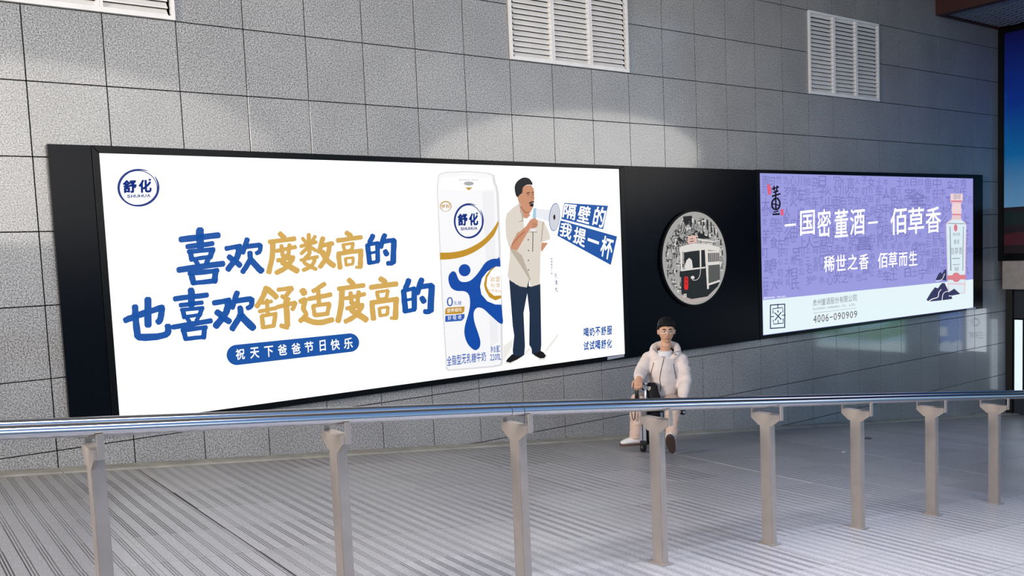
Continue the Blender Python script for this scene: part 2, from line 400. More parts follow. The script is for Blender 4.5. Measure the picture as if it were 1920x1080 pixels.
class Print:
    """flat printed shapes on a sheet; coordinates read off the photograph, put on the sheet's own plane"""
    def __init__(s, plane, crop=(0, 0, 1)):
        s.V = []; s.F = []; s.plane = plane; s.crop = crop
    clip = None
    def pt(s, x, y):
        if s.clip:
            cx, cy, rx, ry = s.clip; q = math.hypot((x-cx)/rx, (y-cy)/ry)
            if q > 1: x, y = cx+(x-cx)/q, cy+(y-cy)/q
        ox, oy, k = s.crop; s.V.append(tuple(s.plane(ox+x/k, oy+y/k))); return len(s.V)-1
    def poly(s, P, smooth=0):
        if smooth: P = catmull([Vector((p[0], p[1])) for p in P], smooth, True)
        s.F.append(tuple(s.pt(p[0], p[1]) for p in P)); return s
    def ell(s, cx, cy, rx, ry, rot=0, n=36, a0=0, a1=360, rin=None):
        c, d = math.cos(math.radians(rot)), math.sin(math.radians(rot))
        def P(a, k): 
            u, v = rx*k*math.cos(a), ry*k*math.sin(a); return (cx+u*c-v*d, cy+u*d+v*c)
        A = [math.radians(a0+(a1-a0)*i/n) for i in range(n+1)]
        if rin is None:
            s.poly([P(a, 1) for a in A[:-1]]) if a1-a0 >= 360 else s.poly([P(a, 1) for a in A])
        else:
            ri = rin if callable(rin) else (lambda t: rin)
            for i in range(n):
                s.F.append(tuple(s.pt(*q) for q in (P(A[i], 1), P(A[i+1], 1), P(A[i+1], ri((i+1)/n)), P(A[i], ri(i/n)))))
        return s
    def stroke(s, P, w, w2=None, n=5, rough=0.0, cap=0.28):
        P = [Vector((p[0], p[1])) for p in P]
        Q = catmull(P, n) if len(P) > 2 else [P[0]+(P[1]-P[0])*(i/4) for i in range(5)]
        w2 = w if w2 is None else w2; L = []; Rr = []; m = len(Q)
        d0 = (Q[1]-Q[0]).normalized(); d1 = (Q[-1]-Q[-2]).normalized()
        for i, q in enumerate(Q):
            d = (Q[min(i+1, m-1)]-Q[max(i-1, 0)]).normalized(); nn = Vector((-d.y, d.x)); ww = (w+(w2-w)*i/(m-1))/2
            L.append(q+nn*ww*(1+rnd.uniform(-rough, rough))); Rr.append(q-nn*ww*(1+rnd.uniform(-rough, rough)))
        L2 = [Q[0]-d0*w*cap+(L[0]-Q[0])*0.55] + L + [Q[-1]+d1*w2*cap+(L[-1]-Q[-1])*0.55]
        R2 = [Q[0]-d0*w*cap+(Rr[0]-Q[0])*0.55] + Rr + [Q[-1]+d1*w2*cap+(Rr[-1]-Q[-1])*0.55]
        li = [s.pt(*p) for p in L2]; ri = [s.pt(*p) for p in R2]
        for i in range(len(li)-1): s.F.append((li[i], li[i+1], ri[i+1], ri[i]))
        return s
    def text(s, ch, quad, off=0.0, jit=0.0):
        """one glyph stretched over a quad: TL, TR, BR, BL"""
        vs, fs, a, b_, c, d = glyph(ch, off); TL, TR, BR, BL = [Vector(q) for q in quad]; base = len(s.V)
        # heavier weights: the outline laid down a few times, shifted by the stroke gain
        sh = [(0, 0)] if off <= 0 else [(off*math.cos(k*PI/4), off*math.sin(k*PI/4)) for k in range(8)] + [(0, 0)]
        w_, h_ = b_-a+2*off, d-c+2*off
        for (dx, dy) in sh:
            base = len(s.V)
            for (x, y) in vs:
                u = (x+dx-a+off)/w_; v = (d+off-y-dy)/h_
                p = (TL*(1-u)+TR*u)*(1-v)+(BL*(1-u)+BR*u)*v
                s.pt(p.x, p.y)
            s.F += [tuple(base+i for i in f) for f in fs]
        return s
    def row(s, txt, x0, y0, x1, y1, h, off=0.0, gap=0.12, lean=0.0, h2=None, squash=None):
        """characters spread from baseline-left (x0,y0) to baseline-right (x1,y1), h high"""
        n = len(txt); h2 = h if h2 is None else h2
        for i, ch in enumerate(txt):
            if ch == ' ': continue
            t0, t1 = i/n+gap/n/2, (i+1)/n-gap/n/2
            hh0, hh1 = h+(h2-h)*t0, h+(h2-h)*t1
            if ch in '-一—': 
                xa, ya, xb, yb = x0+(x1-x0)*t0, y0+(y1-y0)*t0, x0+(x1-x0)*t1, y0+(y1-y0)*t1
                s.poly([(xa, ya-hh0*0.55), (xb, yb-hh1*0.55), (xb, yb-hh1*0.43), (xa, ya-hh0*0.43)]); continue
            k = 1.0
            if ch in '.,': k = 0.22
            a = Vector((x0+(x1-x0)*t0, y0+(y1-y0)*t0)); b_ = Vector((x0+(x1-x0)*t1, y0+(y1-y0)*t1))
            if ch in '.,:': b_ = a+(b_-a)*0.3
            if ch in 'I1': m_ = (b_-a)*0.38; a = a+m_; b_ = b_-m_
            if ch == '日': m_ = (b_-a)*0.16; a = a+m_; b_ = b_-m_
            s.text(ch, ((a.x+lean*hh0, a.y-hh0*k), (b_.x+lean*hh1, b_.y-hh1*k), (b_.x, b_.y), (a.x, a.y)), off)
        return s
    def make(s, name, m, parent, label=None):
        o = obj(name, (s.V, s.F), m, parent, label=label)
        if any(k in name for k in ('_lettering', 'street_', 'cast_shade', 'white_dashes', '_shading', '_folds', 'tram_roof', 'hair_and', 'square_emblem', 'logo', 'mountain', 'gold_m', 'red_seals')): o['kind'] = 'stuff'
        return o
def E(name, col, k=1.0, rough=0.4): return mat(name, col, rough, emit=k, spec=0.2)

M_black = mat('black_coated_frame', '#080b0d', 0.3, spec=0.12, var=0.08, vscale=3)
M_navy = mat('navy_cladding', '#02060f', 0.25, spec=0.10, var=0.15, vscale=1.5)
M_plate = mat('grey_name_plate', '#b9bcc6', 0.35)
YF = -0.060                                  # front face of the frames
YS = -0.048                                  # sheet
def lay(k): return lambda x, y: wallpt(x, y, YS-0.0009*k)

def frame_box(name, label, X0, X1, ZT0, ZT1, ZB0, ZB1, sx0, sx1, st0, st1, sb0, sb1):
    """light box: outer rectangle X0..X1; tops/bottoms may differ slightly left/right (units = tiles)"""
    t = thing(name, label, 'light box', (X0*U, 0, ZB0*U))
    o = [(X0, ZB0), (X1, ZB1), (X1, ZT1), (X0, ZT0)]; i = [(sx0, sb0), (sx1, sb1), (sx1, st1), (sx0, st0)]
    for k, nm in enumerate(('frame_rail', 'frame_stile', 'frame_rail', 'frame_stile')):
        l = (k+1) % 4; bm = bmesh.new(); vs = []
        for y, ins in ((0.0, 0), (YF, 0)):
            for q in (o[k], o[l], i[l], i[k]): vs.append(bm.verts.new((q[0]*U, y, q[1]*U)))
        for f in ((3, 2, 1, 0), (4, 5, 6, 7), (0, 1, 5, 4), (1, 2, 6, 5), (2, 3, 7, 6), (3, 0, 4, 7)): bm.faces.new([vs[j] for j in f])
        bmesh.ops.recalc_face_normals(bm, faces=bm.faces)
        bmesh.ops.bevel(bm, geom=[e for e in bm.edges if all(v.co.y < -0.03 for v in e.verts)], offset=0.003, segments=1, affect='EDGES')
        obj(nm, bm, M_black, t)
    return t, i

# ---- cladding panels
pan = box('cladding_panel', 0.17*U, 0.71*U, YF, -0.001, -5.82*U, -1.838*U, M_navy, None, 0.003)
tag(pan, 'narrow black metal cladding panel left of the big white light box', 'wall panel', 'black cladding panels beside the light boxes')
pan2 = box('cladding_panel', 10.69*U, 14.83*U, YF+0.004, -0.001, -5.812*U, -1.885*U, M_navy, None, 0.003)
tag(pan2, 'wide navy metal cladding panel between the two light boxes, behind the round picture', 'wall panel', 'black cladding panels beside the light boxes')

# ---- big white light box
big, SI = frame_box('light_box', 'huge lit white advertising light box with blue and gold lettering', 0.716, 10.688, -1.835, -1.885, -5.82, -5.81,
                    0.81, 10.56, -1.94, -1.955, -5.725, -5.714)
M_white = E('lit_white_sheet', '#ffffff', 1.25)
bm = bmesh.new(); vs = [bm.verts.new((x*U, YS, z*U)) for x, z in SI]; bm.faces.new(vs); obj('lit_sheet', bm, M_white, big)
p = Print(lambda x, y: wallpt(x, y, YF-0.002)); p.poly([(1139, 669.5), (1170.5, 664), (1170.5, 669), (1139, 675)]); p.make('name_plate', M_plate, big, 'small grey plate on the lower right of the frame')
B1 = E('print_blue', '#1552a2', 1.0); G1 = E('print_gold', '#d2a858', 1.0); NV = E('print_navy', '#14307e', 1.0); LB = E('print_carton_blue', '#0648a4', 1.0)
WH = E('print_white', '#fbfbfb', 1.1); GR = E('print_light_grey', '#dcdcde', 1.0); GG = E('print_carton_gold', '#c08f22', 1.0)

# headline, brush strokes
C5 = (220, 420, 3.857); C6 = (480, 420, 3.857)
XI = [([(455, 112), (735, 82)], 44), ([(597, 40), (600, 165)], 58), ([(503, 164), (692, 141)], 38), ([(527, 195), (540, 262)], 40), ([(512, 200), (700, 184)], 34),
      ([(688, 188), (668, 245)], 40), ([(530, 257), (675, 236)], 30), ([(565, 265), (582, 292)], 36), ([(660, 252), (642, 285)], 36), ([(440, 334), (768, 285)], 44),
      ([(532, 352), (552, 430)], 44), ([(518, 360), (728, 336)], 36), ([(712, 340), (702, 420)], 44), ([(545, 428), (712, 410)], 36)]
HUAN = [([(785, 178), (892, 158)], 36), ([(878, 160), (868, 235), (798, 330)], 44), ([(805, 235), (890, 300)], 42), ([(940, 108), (905, 210)], 38),
        ([(925, 165), (1030, 150)], 36), ([(1035, 150), (1030, 195), (1005, 212)], 34), ([(957, 205), (958, 260), (905, 348)], 40), ([(965, 262), (1045, 342)], 48)]
YE = [([(55, 697), (150, 660), (330, 602)], 46), ([(325, 605), (310, 690), (292, 712)], 46), ([(222, 542), (222, 735)], 54), ([(128, 595), (142, 780), (175, 820), (350, 800), (366, 735)], 50)]
DU = [([(170, 68), (205, 100)], 38), ([(95, 130), (282, 106)], 34), ([(122, 130), (116, 240), (92, 352)], 40), ([(145, 196), (288, 166)], 30), ([(183, 155), (192, 230)], 32),
      ([(242, 148), (235, 225)], 32), ([(188, 232), (245, 222)], 26), ([(155, 264), (275, 240)], 32), ([(268, 248), (215, 315), (145, 354)], 36), ([(190, 275), (300, 342)], 44)]
SHU = [([(335, 102), (358, 130)], 28), ([(428, 88), (408, 125)], 28), ([(322, 162), (438, 130)], 28), ([(381, 74), (386, 215)], 32), ([(378, 168), (325, 215)], 28), ([(392, 165), (435, 193)], 28),
       ([(385, 218), (347, 275), (435, 328)], 30), ([(428, 238), (405, 300), (340, 334)], 30), ([(322, 262), (448, 236)], 26), ([(485, 100), (455, 205)], 36), ([(475, 157), (556, 140)], 34),
       ([(533, 150), (512, 240), (462, 312)], 36), ([(478, 200), (515, 262), (565, 303)], 42)]
GAO = [([(652, 62), (688, 86)], 36), ([(587, 120), (763, 96)], 34), ([(630, 150), (642, 200)], 26), ([(625, 150), (705, 138)], 22), ([(703, 140), (692, 190)], 26), ([(640, 198), (698, 186)], 24),
       ([(597, 222), (608, 320)], 36), ([(590, 216), (768, 192)], 32), ([(758, 195), (754, 315)], 38), ([(752, 315), (722, 312)], 22), ([(646, 252), (652, 300)], 24), ([(645, 250), (703, 242)], 20),
       ([(703, 243), (700, 288)], 24), ([(652, 298), (700, 290)], 22)]
DE = [([(846, 82), (822, 135)], 36), ([(808, 150), (822, 285)], 38), ([(808, 150), (885, 136)], 28), ([(880, 138), (880, 270)], 36), ([(822, 212), (872, 202)], 20), ([(818, 284), (885, 270)], 28),
      ([(932, 78), (900, 168)], 38), ([(918, 128), (1000, 116)], 34), ([(998, 118), (992, 280)], 42), ([(988, 284), (950, 284)], 34), ([(932, 195), (948, 222)], 38)]
SHUF = [([(75, 458), (48, 530), (5, 598)], 40), ([(82, 470), (150, 530)], 42), ([(45, 572), (115, 560)], 28), ([(80, 548), (85, 658)], 32), ([(22, 632), (145, 608)], 30),
        ([(42, 664), (52, 752)], 34), ([(42, 664), (148, 648)], 28), ([(140, 652), (127, 740)], 34), ([(52, 748), (130, 736)], 30), ([(158, 476), (262, 462)], 32), ([(260, 465), (202, 540)], 34),
        ([(185, 522), (240, 548)], 32), ([(150, 602), (285, 568)], 32), ([(288, 570), (262, 620)], 32), ([(217, 560), (228, 735)], 44), ([(232, 748), (178, 735)], 34)]
SHI = [([(335, 478), (350, 505)], 48), ([(318, 562), (358, 548), (342, 610), (362, 655), (318, 702)], 36), ([(345, 680), (440, 714), (555, 692)], 42), ([(498, 432), (412, 488)], 34),
       ([(382, 542), (543, 510)], 34), ([(450, 478), (456, 590)], 34), ([(414, 590), (424, 660)], 32), ([(412, 592), (533, 576)], 30), ([(530, 578), (515, 655)], 34), ([(424, 660), (518, 650)], 32)]
def aff(S, src, dst):
    a0, b0, a1, b1 = src; c0, d0, c1, d1 = dst; kx, ky = (c1-c0)/(a1-a0), (d1-d0)/(b1-b0)
    return [([(c0+(x-a0)*kx, d0+(y-b0)*ky) for x, y in P], w*(kx+ky)/2) for P, w in S]
def chars(crop, L, m):
    for S, ch in L:
        p = Print(lay(1), crop)
        for P, w in S: p.stroke(P, w*1.02, rough=0.09)
        p.make('brush_character', m, big)
chars(C5, [(XI, 0), (HUAN, 0), (aff(XI, (432, 30, 772, 445), (393, 465, 683, 848)), 0), (aff(HUAN, (780, 98, 1068, 358), (690, 483, 1010, 772)), 0), (YE, 0)], B1)
chars(C6, [(DE, 0), (aff(DE, (790, 72, 1015, 300), (1047, 393, 1288, 652)), 0)], B1)
chars(C6, [(DU, 0), (SHU, 0), (GAO, 0), (SHUF, 0), (SHI, 0), (aff(DU, (75, 60, 315, 362), (575, 395, 815, 715)), 0), (aff(GAO, (580, 50, 778, 328), (820, 380, 1035, 698)), 0)], G1)

# pill with the small line
p = Print(lay(1)); P = []
c0, c1, r0, r1_ = Vector((444, 665.5)), Vector((656, 642.5)), 19.2, 17.6
for k in range(13): a = PI/2+PI*k/12; P.append((c0.x+r0*math.cos(a)*1.0, c0.y+r0*math.sin(a)))
P = P[::1]
for k in range(13): a = -PI/2+PI*k/12; P.append((c1.x+r1_*math.cos(a), c1.y+r1_*math.sin(a)))
p.poly(P); p.make('banner', B1, big, 'blue pill shaped banner under the headline')
for ch, x, y in zip('祝天下爸爸节日快乐', (450.5, 477.5, 504, 529.5, 555, 579.5, 605, 628.5, 653), (664, 661.5, 659, 656, 653.5, 650.5, 648, 646, 643.7)):
    w, h = 8.4, 10.2
    if ch == '日': w = 5.6
    p = Print(lay(2)); p.text(ch, ((x-w-0.5, y-h+1), (x+w-0.5, y-h-1), (x+w+0.5, y+h-1), (x-w+0.5, y+h+1)), 0.018); p.make('banner_character', WH, big)

# round logo, upper left
def roundlogo(crop, cx, cy, rx, ry, par, nm, lab):
    p = Print(lay(3), crop)
    p.ell(cx, cy, rx, ry, a0=100, a1=300, rin=lambda t: 1-0.125*math.sin(PI*t)**0.5)
    p.ell(cx, cy, rx, ry, a0=-40, a1=130, rin=lambda t: 1-0.125*math.sin(PI*t)**0.5)
    p.ell(cx, cy, rx*0.90, ry*0.92, a0=225, a1=380, rin=lambda t: 1-0.05*math.sin(PI*t)**0.4)
    p.ell(cx, cy, rx*0.95, ry*0.95, a0=60, a1=190, rin=lambda t: 1-0.04*math.sin(PI*t)**0.5)
    p.text('舒', ((cx-rx*.75, cy-ry*.40), (cx-rx*.08, cy-ry*.44), (cx-rx*.06, cy+ry*.26), (cx-rx*.73, cy+ry*.30)), 0.05)
    p.text('化', ((cx+rx*.00, cy-ry*.42), (cx+rx*.62, cy-ry*.45), (cx+rx*.64, cy+ry*.26), (cx+rx*.02, cy+ry*.28)), 0.05)
    p.ell(cx+rx*.54, cy-ry*.42, rx*.07, ry*.06, n=10)
    p.row('SHUHUA', cx-rx*.55, cy+ry*.54, cx+rx*.58, cy+ry*.50, ry*.17, 0.03, gap=0.1)
    p.make(nm, NV, par, lab)
    p = Print(lay(2), crop)
    for k in range(-2, 3):
        p.poly([(cx+k*rx*.28-0.4, cy-ry*.7), (cx+k*rx*.28+0.4, cy-ry*.7), (cx+k*rx*.28+0.4, cy+ry*.75), (cx+k*rx*.28-0.4, cy+ry*.75)])
        p.poly([(cx-rx*.7, cy+k*ry*.28-0.4), (cx+rx*.7, cy+k*ry*.28-0.4), (cx+rx*.7, cy+k*ry*.28+0.4), (cx-rx*.7, cy+k*ry*.28+0.4)])
    p.make('logo_grid', GR, par)
roundlogo((0, 0, 1), 259.5, 352, 39.5, 35.5, big, 'round_logo', 'round blue logo in the upper left of the sheet')

# milk carton picture: crops CA (810,310,5.686) upper, CB (810,500,5.4) lower
CA = (810, 310, 5.686); CB = (810, 500, 5.4)
p = Print(lay(1)); p.poly([(818.5, 352), (821, 330), (824, 325.5), (836, 322), (875, 320.5), (915, 323.5), (927, 328), (929.5, 342), (933, 350), (935.5, 365), (941, 520), (943.5, 680), (941, 686), (925, 689), (840, 696), (836, 692), (828, 560)])
p.make('carton_picture', E('print_carton_shade', '#d9d9dc', 1.0), big, 'tall white milk carton pictured on the sheet')
p = Print(lay(2)); p.poly([(820.5, 353), (823, 331), (826, 327), (838, 324), (875, 322.5), (912, 325), (923, 329), (925, 343), (929, 352), (931, 365), (937, 520), (939.5, 678), (937, 683), (922, 686), (842, 693), (838.5, 690), (830.5, 560)])
p.make('carton_face', E('print_carton_white', '#f4f4f6', 1.0), big)
p = Print(lay(3)); p.poly([(824, 353.5), (875, 359), (925, 353), (921, 334), (875, 330), (828, 334)]); p.make('carton_top', E('print_carton_top', '#fdfdfd', 1.08), big)
p = Print(lay(3)); p.poly([(904, 360), (925, 358), (930, 500), (934, 640), (920, 650), (912, 500)]); p.make('carton_shading', E('print_soft_grey', '#ececef', 1.0), big)
p = Print(lay(4), CA); p.ell(392, 194, 53, 22); p.make('spout', E('print_mid_grey', '#a9a9ad', 1.0), big, 'grey pour hole of the pictured carton')
p = Print(lay(4), CA); p.poly([(355, 235), (432, 235), (392, 268)]); p.ell(146, 437, 62, 56, rin=lambda t: .86+.06*math.sin(6.28*t)); p.row('伊利', 96, 460, 190, 458, 44, 0.02)
p.make('gold_marks', GG, big, 'small gold seal and arrow on the carton')
p = Print(lay(4), CA); p.row('SHUHUA MILK', 285, 162, 497, 162, 13, 0.0); p.make('top_lettering', NV, big)
roundlogo(CA, 392, 592, 160, 188, big, 'carton_logo', 'round blue logo on the carton')
p = Print(lay(4), CA)
top = catmull([(85, 930), (200, 928), (330, 905), (450, 855), (560, 780), (650, 680), (706, 588)], 6); bot = catmull([(85, 1006), (200, 1000), (330, 975), (450, 925), (560, 850), (660, 745), (712, 625)], 6)
a = [p.pt(*q) for q in top]; b_ = [p.pt(*q) for q in bot]
for i in range(len(a)-1): p.F.append((a[i], a[i+1], b_[i+1], b_[i]))
p.make('gold_band', GG, big, 'gold band sweeping across the carton')
p = Print(lay(4), CB)
p.ell(330, 36, 60, 62)
p.poly([(205, 48), (170, 90), (168, 150), (195, 215), (250, 245), (330, 250), (375, 290), (385, 380), (370, 470), (335, 590), (328, 680), (355, 770), (400, 825), (440, 846), (480, 820), (490, 760), (470, 680), (430, 560), (422, 470), (445, 425), (480, 414), (530, 435), (600, 500), (714, 582), (706, 400), (690, -60), (660, -80), (600, -75), (540, -40), (490, 30), (440, 95), (380, 145), (310, 155), (270, 130), (240, 60)], 3)
p.make('blue_splash', LB, big, 'blue splash shape on the carton')
p = Print(lay(5), CB)
p.poly([(700, 0), (640, 0), (560, 50), (505, 120), (487, 200), (500, 280), (560, 350), (640, 382), (702, 384)], 0); p.make('medallion_ground', WH, big)
p = Print(lay(6), CB)
p.poly([(700, 320), (640, 342), (580, 310), (540, 240), (525, 180), (545, 90), (600, 20), (660, -10), (600, 40), (560, 110), (552, 190), (575, 250), (630, 295), (700, 290)])
p.row('欧盟', 590, 155, 692, 148, 50, 0.0); p.row('标准', 592, 215, 694, 210, 48, 0.0)
p.row('优质蛋白', 565, 255, 700, 262, 30, 0.0, h2=30); p.poly([(135, 430), (150, 415), (330, 402), (326, 455), (300, 475), (132, 485)])
p.make('gold_medallion', GG, big, 'gold medallion and plate on the carton')
p = Print(lay(6), CB); p.poly([(134, 498), (330, 478), (328, 520), (300, 548), (134, 560)])
p.text('0', ((148, 308), (212, 304), (214, 402), (150, 406)), 0.0); p.row('乳糖', 218, 392, 300, 388, 42, 0.0)
p.row('全脂型无乳糖牛奶', 150, 1005, 548, 955, 100, 0.012, h2=96, gap=0.08)
p.row('净含量:', 588, 872, 710, 862, 68, 0.01); p.row('220mL', 588, 952, 700, 942, 64, 0.01)
p.make('carton_lettering', E('print_text_blue', '#2c5bb0', 1.0), big, 'blue lettering at the foot of the carton')
p = Print(lay(7), CB); p.row('营养细化', 150, 468, 305, 452, 40, 0.0); p.row('好吸收', 152, 543, 308, 530, 44, 0.0, gap=0.3); p.make('plate_lettering', WH, big)

# man with a megaphone: crops MA (940,320,4.909) MB (940,500,5.4)
MA = (940, 320, 4.909); MB = (940, 500, 5.4)
M_shirt = E('print_linen', '#dbd2c6', 1.0); M_skin = E('print_skin', '#c88d6c', 1.0); M_skd = E('print_skin_dark', '#9a5f45', 1.0); M_hair = E('print_black', '#141416', 1.0)
M_jean = E('print_dark_denim', '#1b2b42', 1.0)
p = Print(lay(1), MB); p.poly([(230, 880), (280, 820), (300, 830), (240, 905)], 0); p.poly([(440, 850), (560, 690), (590, 680), (540, 760), (450, 870)]); p.poly([(20, 960), (20, 800), (110, 740), (115, 800), (60, 900)])
p.make('cast_shade', E('print_pale_shade', '#ece8e4', 1.0), big)
p = Print(lay(2), MA)
p.poly([(370, 750), (430, 665), (375, 660), (360, 700)]); p.make('far_arm', M_skin, big)
p = Print(lay(2), MA)
p.poly([(165, 300), (160, 390), (235, 470), (300, 400), (330, 470), (250, 480), (190, 380)])
p.poly([(148, 215), (165, 225), (175, 160), (200, 140), (270, 130), (298, 165), (303, 220), (302, 260), (298, 290), (295, 330), (280, 362), (262, 390), (215, 400), (178, 330), (160, 290), (150, 255)])
p.make('man_picture', M_skin, big, 'man in a linen shirt shouting into a megaphone, pictured on the sheet')
p = Print(lay(3), MA)
p.poly([(165, 300), (100, 345), (50, 395), (36, 470), (42, 600), (65, 690), (80, 715), (78, 800), (55, 970), (80, 1010), (170, 1065), (235, 1075), (255, 1000), (270, 1070), (355, 1045), (362, 760), (372, 660), (452, 630), (440, 570), (395, 470), (300, 440), (290, 400), (262, 470), (205, 440), (175, 380)])
p.make('shirt', M_shirt, big)
p = Print(lay(4), MA); p.poly([(202, 432), (235, 440), (280, 395), (290, 440), (262, 490), (212, 560)]); p.make('undershirt', E('print_tee', '#f4f4f4', 1.0), big)
p = Print(lay(4), MA)
p.poly([(80, 715), (100, 705), (190, 780), (270, 1000), (262, 1010), (170, 860), (90, 740)]); p.poly([(170, 300), (178, 300), (205, 420), (200, 470), (150, 470), (190, 455)]); p.poly([(240, 560), (330, 560), (330, 572), (240, 568)])
p.poly([(380, 470), (392, 475), (372, 655), (362, 650)])
p.poly([(150, 560), (165, 560), (130, 610), (95, 715), (80, 715)])
p.make('shirt_folds', E('print_linen_fold', '#b9ac9c', 1.0), big)
p = Print(lay(5), MA)
p.poly([(80, 715), (110, 640), (150, 580), (230, 510), (265, 455), (300, 435), (335, 460), (335, 510), (305, 530), (265, 530), (200, 640), (145, 735)])
p.make('arm', M_skin, big)
p = Print(lay(6), MA)
p.stroke([(285, 490), (330, 495)], 5); p.stroke([(290, 510), (325, 515)], 5); p.stroke([(95, 690), (150, 620), (215, 560)], 7); p.stroke([(178, 330), (215, 380), (262, 385)], 8)
p.stroke([(235, 212), (262, 205)], 10); p.stroke([(283, 205), (300, 200)], 9); p.stroke([(272, 235), (300, 250), (296, 268)], 6)
p.make('arm_shading', M_skd, big)
p = Print(lay(6), MA)
p.poly([(148, 245), (130, 215), (122, 150), (140, 105), (180, 72), (215, 62), (255, 72), (285, 110), (285, 132), (262, 128), (215, 138), (196, 165), (192, 205), (172, 218)], 2)
p.stroke([(232, 208), (258, 200)], 7); p.stroke([(280, 204), (300, 194)], 6); p.stroke([(242, 226), (258, 222)], 5); p.stroke([(284, 222), (298, 218)], 5)
p.poly([(252, 298), (275, 282), (303, 282), (304, 292), (282, 294), (262, 308)]); p.poly([(258, 315), (280, 300), (298, 305), (296, 330), (272, 332)])
p.ell(488, 428, 10, 24)
for q in ((248, 636), (250, 735), (250, 826), (250, 914)): p.ell(q[0], q[1], 5, 7, n=10)
p.stroke([(291, 560), (290, 650), (288, 745)], 6)
p.make('hair_and_features', M_hair, big, 'black hair, brows and open mouth')
p = Print(lay(4), MA); p.poly([(318, 345), (440, 362), (452, 350), (458, 480), (440, 470), (318, 430)]); p.poly([(272, 540), (315, 535), (310, 560), (278, 562)]); p.make('megaphone', E('print_megaphone', '#e6e8ee', 1.0), big, 'white megaphone with a pale blue band')
p = Print(lay(5), MA); p.poly([(296, 345), (322, 343), (318, 380), (320, 440), (300, 440), (290, 400)]); p.make('megaphone_band', E('print_pale_blue', '#9cc8e0', 1.0), big)
p = Print(lay(5), MA); p.ell(490, 427, 50, 130, rot=5); p.make('megaphone_rim', B1, big)
p = Print(lay(5.5), MA); p.ell(491, 427, 46, 124, rot=5); p.make('megaphone_mouth', E('print_grey_cone', '#cdd0d8', 1.0), big)
p = Print(lay(2), MB)
p.poly([(78, 115), (115, 600), (130, 700), (115, 840), (118, 900), (180, 915), (232, 895), (240, 800), (225, 470), (262, 270), (285, 470), (282, 790), (305, 830), (310, 885), (360, 880), (398, 860), (405, 790), (400, 450), (395, 170), (300, 200), (150, 180)])
p.make('trousers', M_jean, big)
p = Print(lay(2.5), MB); p.stroke([(268, 230), (275, 130)], 14); p.make('trouser_gap', M_hair, big)
p = Print(lay(1.5), MB); p.poly([(40, 970), (50, 985), (95, 988), (160, 950), (230, 908), (215, 895), (100, 930)]); p.poly([(305, 885), (330, 900), (390, 948), (440, 946), (465, 915), (455, 890), (400, 900)]); p.make('shoe_soles', E('print_sole', '#e6e3df', 1.0), big)
p = Print(lay(2.6), MB); p.poly([(45, 962), (60, 935), (110, 885), (160, 908), (228, 895), (215, 905), (160, 940), (90, 972)]); p.poly([(318, 882), (360, 870), (400, 852), (430, 870), (452, 900), (435, 925), (395, 930), (345, 905)]); p.make('shoes', M_hair, big)
# megaphone slogan
CM = (1040, 370, 6)
p = Print(lay(1), CM); p.poly([(108, 62), (600, 95), (545, 360), (74, 243)]); p.poly([(66, 258), (702, 440), (632, 762), (30, 432)]); p.make('slogan_ground', B1, big, 'two blue blocks of slogan beside the megaphone')
for ch, q in (('隔', ((112, 72), (250, 84), (228, 262), (84, 225))), ('壁', ((280, 92), (412, 102), (385, 305), (245, 268))), ('的', ((460, 100), (590, 112), (545, 350), (420, 312))),
              ('我', ((72, 275), (205, 305), (180, 488), (48, 425))), ('提', ((230, 325), (362, 362), (335, 570), (200, 505))), ('一', None), ('杯', ((540, 425), (672, 462), (630, 720), (505, 650)))):
    p = Print(lay(2), CM)
    if q is None: p.poly([(375, 455), (500, 500), (495, 532), (370, 487)])
    else: p.text(ch, q, .02)
    p.make('slogan_character', WH, big)
p = Print(lay(1), (1080, 600, 13.5))
p.row('喝奶不舒服', 185, 432, 920, 372, 225, .03, gap=0.1, h2=235); p.row('试试喝舒化', 185, 785, 920, 705, 240, .03, gap=0.1, h2=235)
p.make('corner_lettering', B1, big, 'two short lines of blue lettering in the lower right of the sheet')
p = Print(lay(1), MA)
for k, ch in enumerate('新晋喜剧大使'): p.text(ch, ((454, 800+k*27), (470, 802+k*27), (472, 824+k*27), (456, 822+k*27)), .01)
for k, ch in enumerate('方清松'): p.text(ch, ((486+k*4, 940+k*64), (512+k*4, 944+k*64), (514+k*4, 990+k*64), (488+k*4, 986+k*64)), .01)
p.make('caption_lettering', NV, big, 'tiny vertical caption beside the pictured man')

# ---- round picture on the navy panel
CT = (1200, 380, 5.145)
cxT, czT, rT = 12.66*U, -3.834*U, 1.052*U
rp = thing('round_picture', 'round black and white picture of an old tram on the navy panel', 'picture', (cxT, YF, czT-rT))
bm = bmesh.new(); bmesh.ops.create_cone(bm, cap_ends=True, segments=96, radius1=rT, radius2=rT, depth=0.024)
bmesh.ops.rotate(bm, verts=bm.verts, cent=(0, 0, 0), matrix=Matrix.Rotation(PI/2, 3, 'X')); bmesh.ops.translate(bm, verts=bm.verts, vec=(cxT, YF-0.012, czT)); obj('rim', bm, M_black, rp)
YT = YF-0.0245
def PT(f, c):
    p = Print(f, c); p.clip = (514, 541, 300, 432); return p
def layT(k): return lambda x, y: wallpt(x, y, YT-0.0007*k)
TW = E('picture_pale', '#b3b1ae', 0.8); TG = E('picture_grey', '#77787a', 0.8); TD = E('picture_dark', '#202325', 0.8); TL = E('picture_light', '#e4dfda', 0.9); TR_ = E('picture_red', '#e02a2c', 0.95); TP = E('picture_pink', '#e3bcb0', 0.9); TM = E('picture_mid', '#3a3d40', .8)
bm = bmesh.new(); R_ = rT*0.955
vs = [bm.verts.new((cxT+R_*math.cos(2*PI*k/96), YT, czT+R_*math.sin(2*PI*k/96))) for k in range(96)]; bm.faces.new(vs); obj('backdrop', bm, TW, rp)
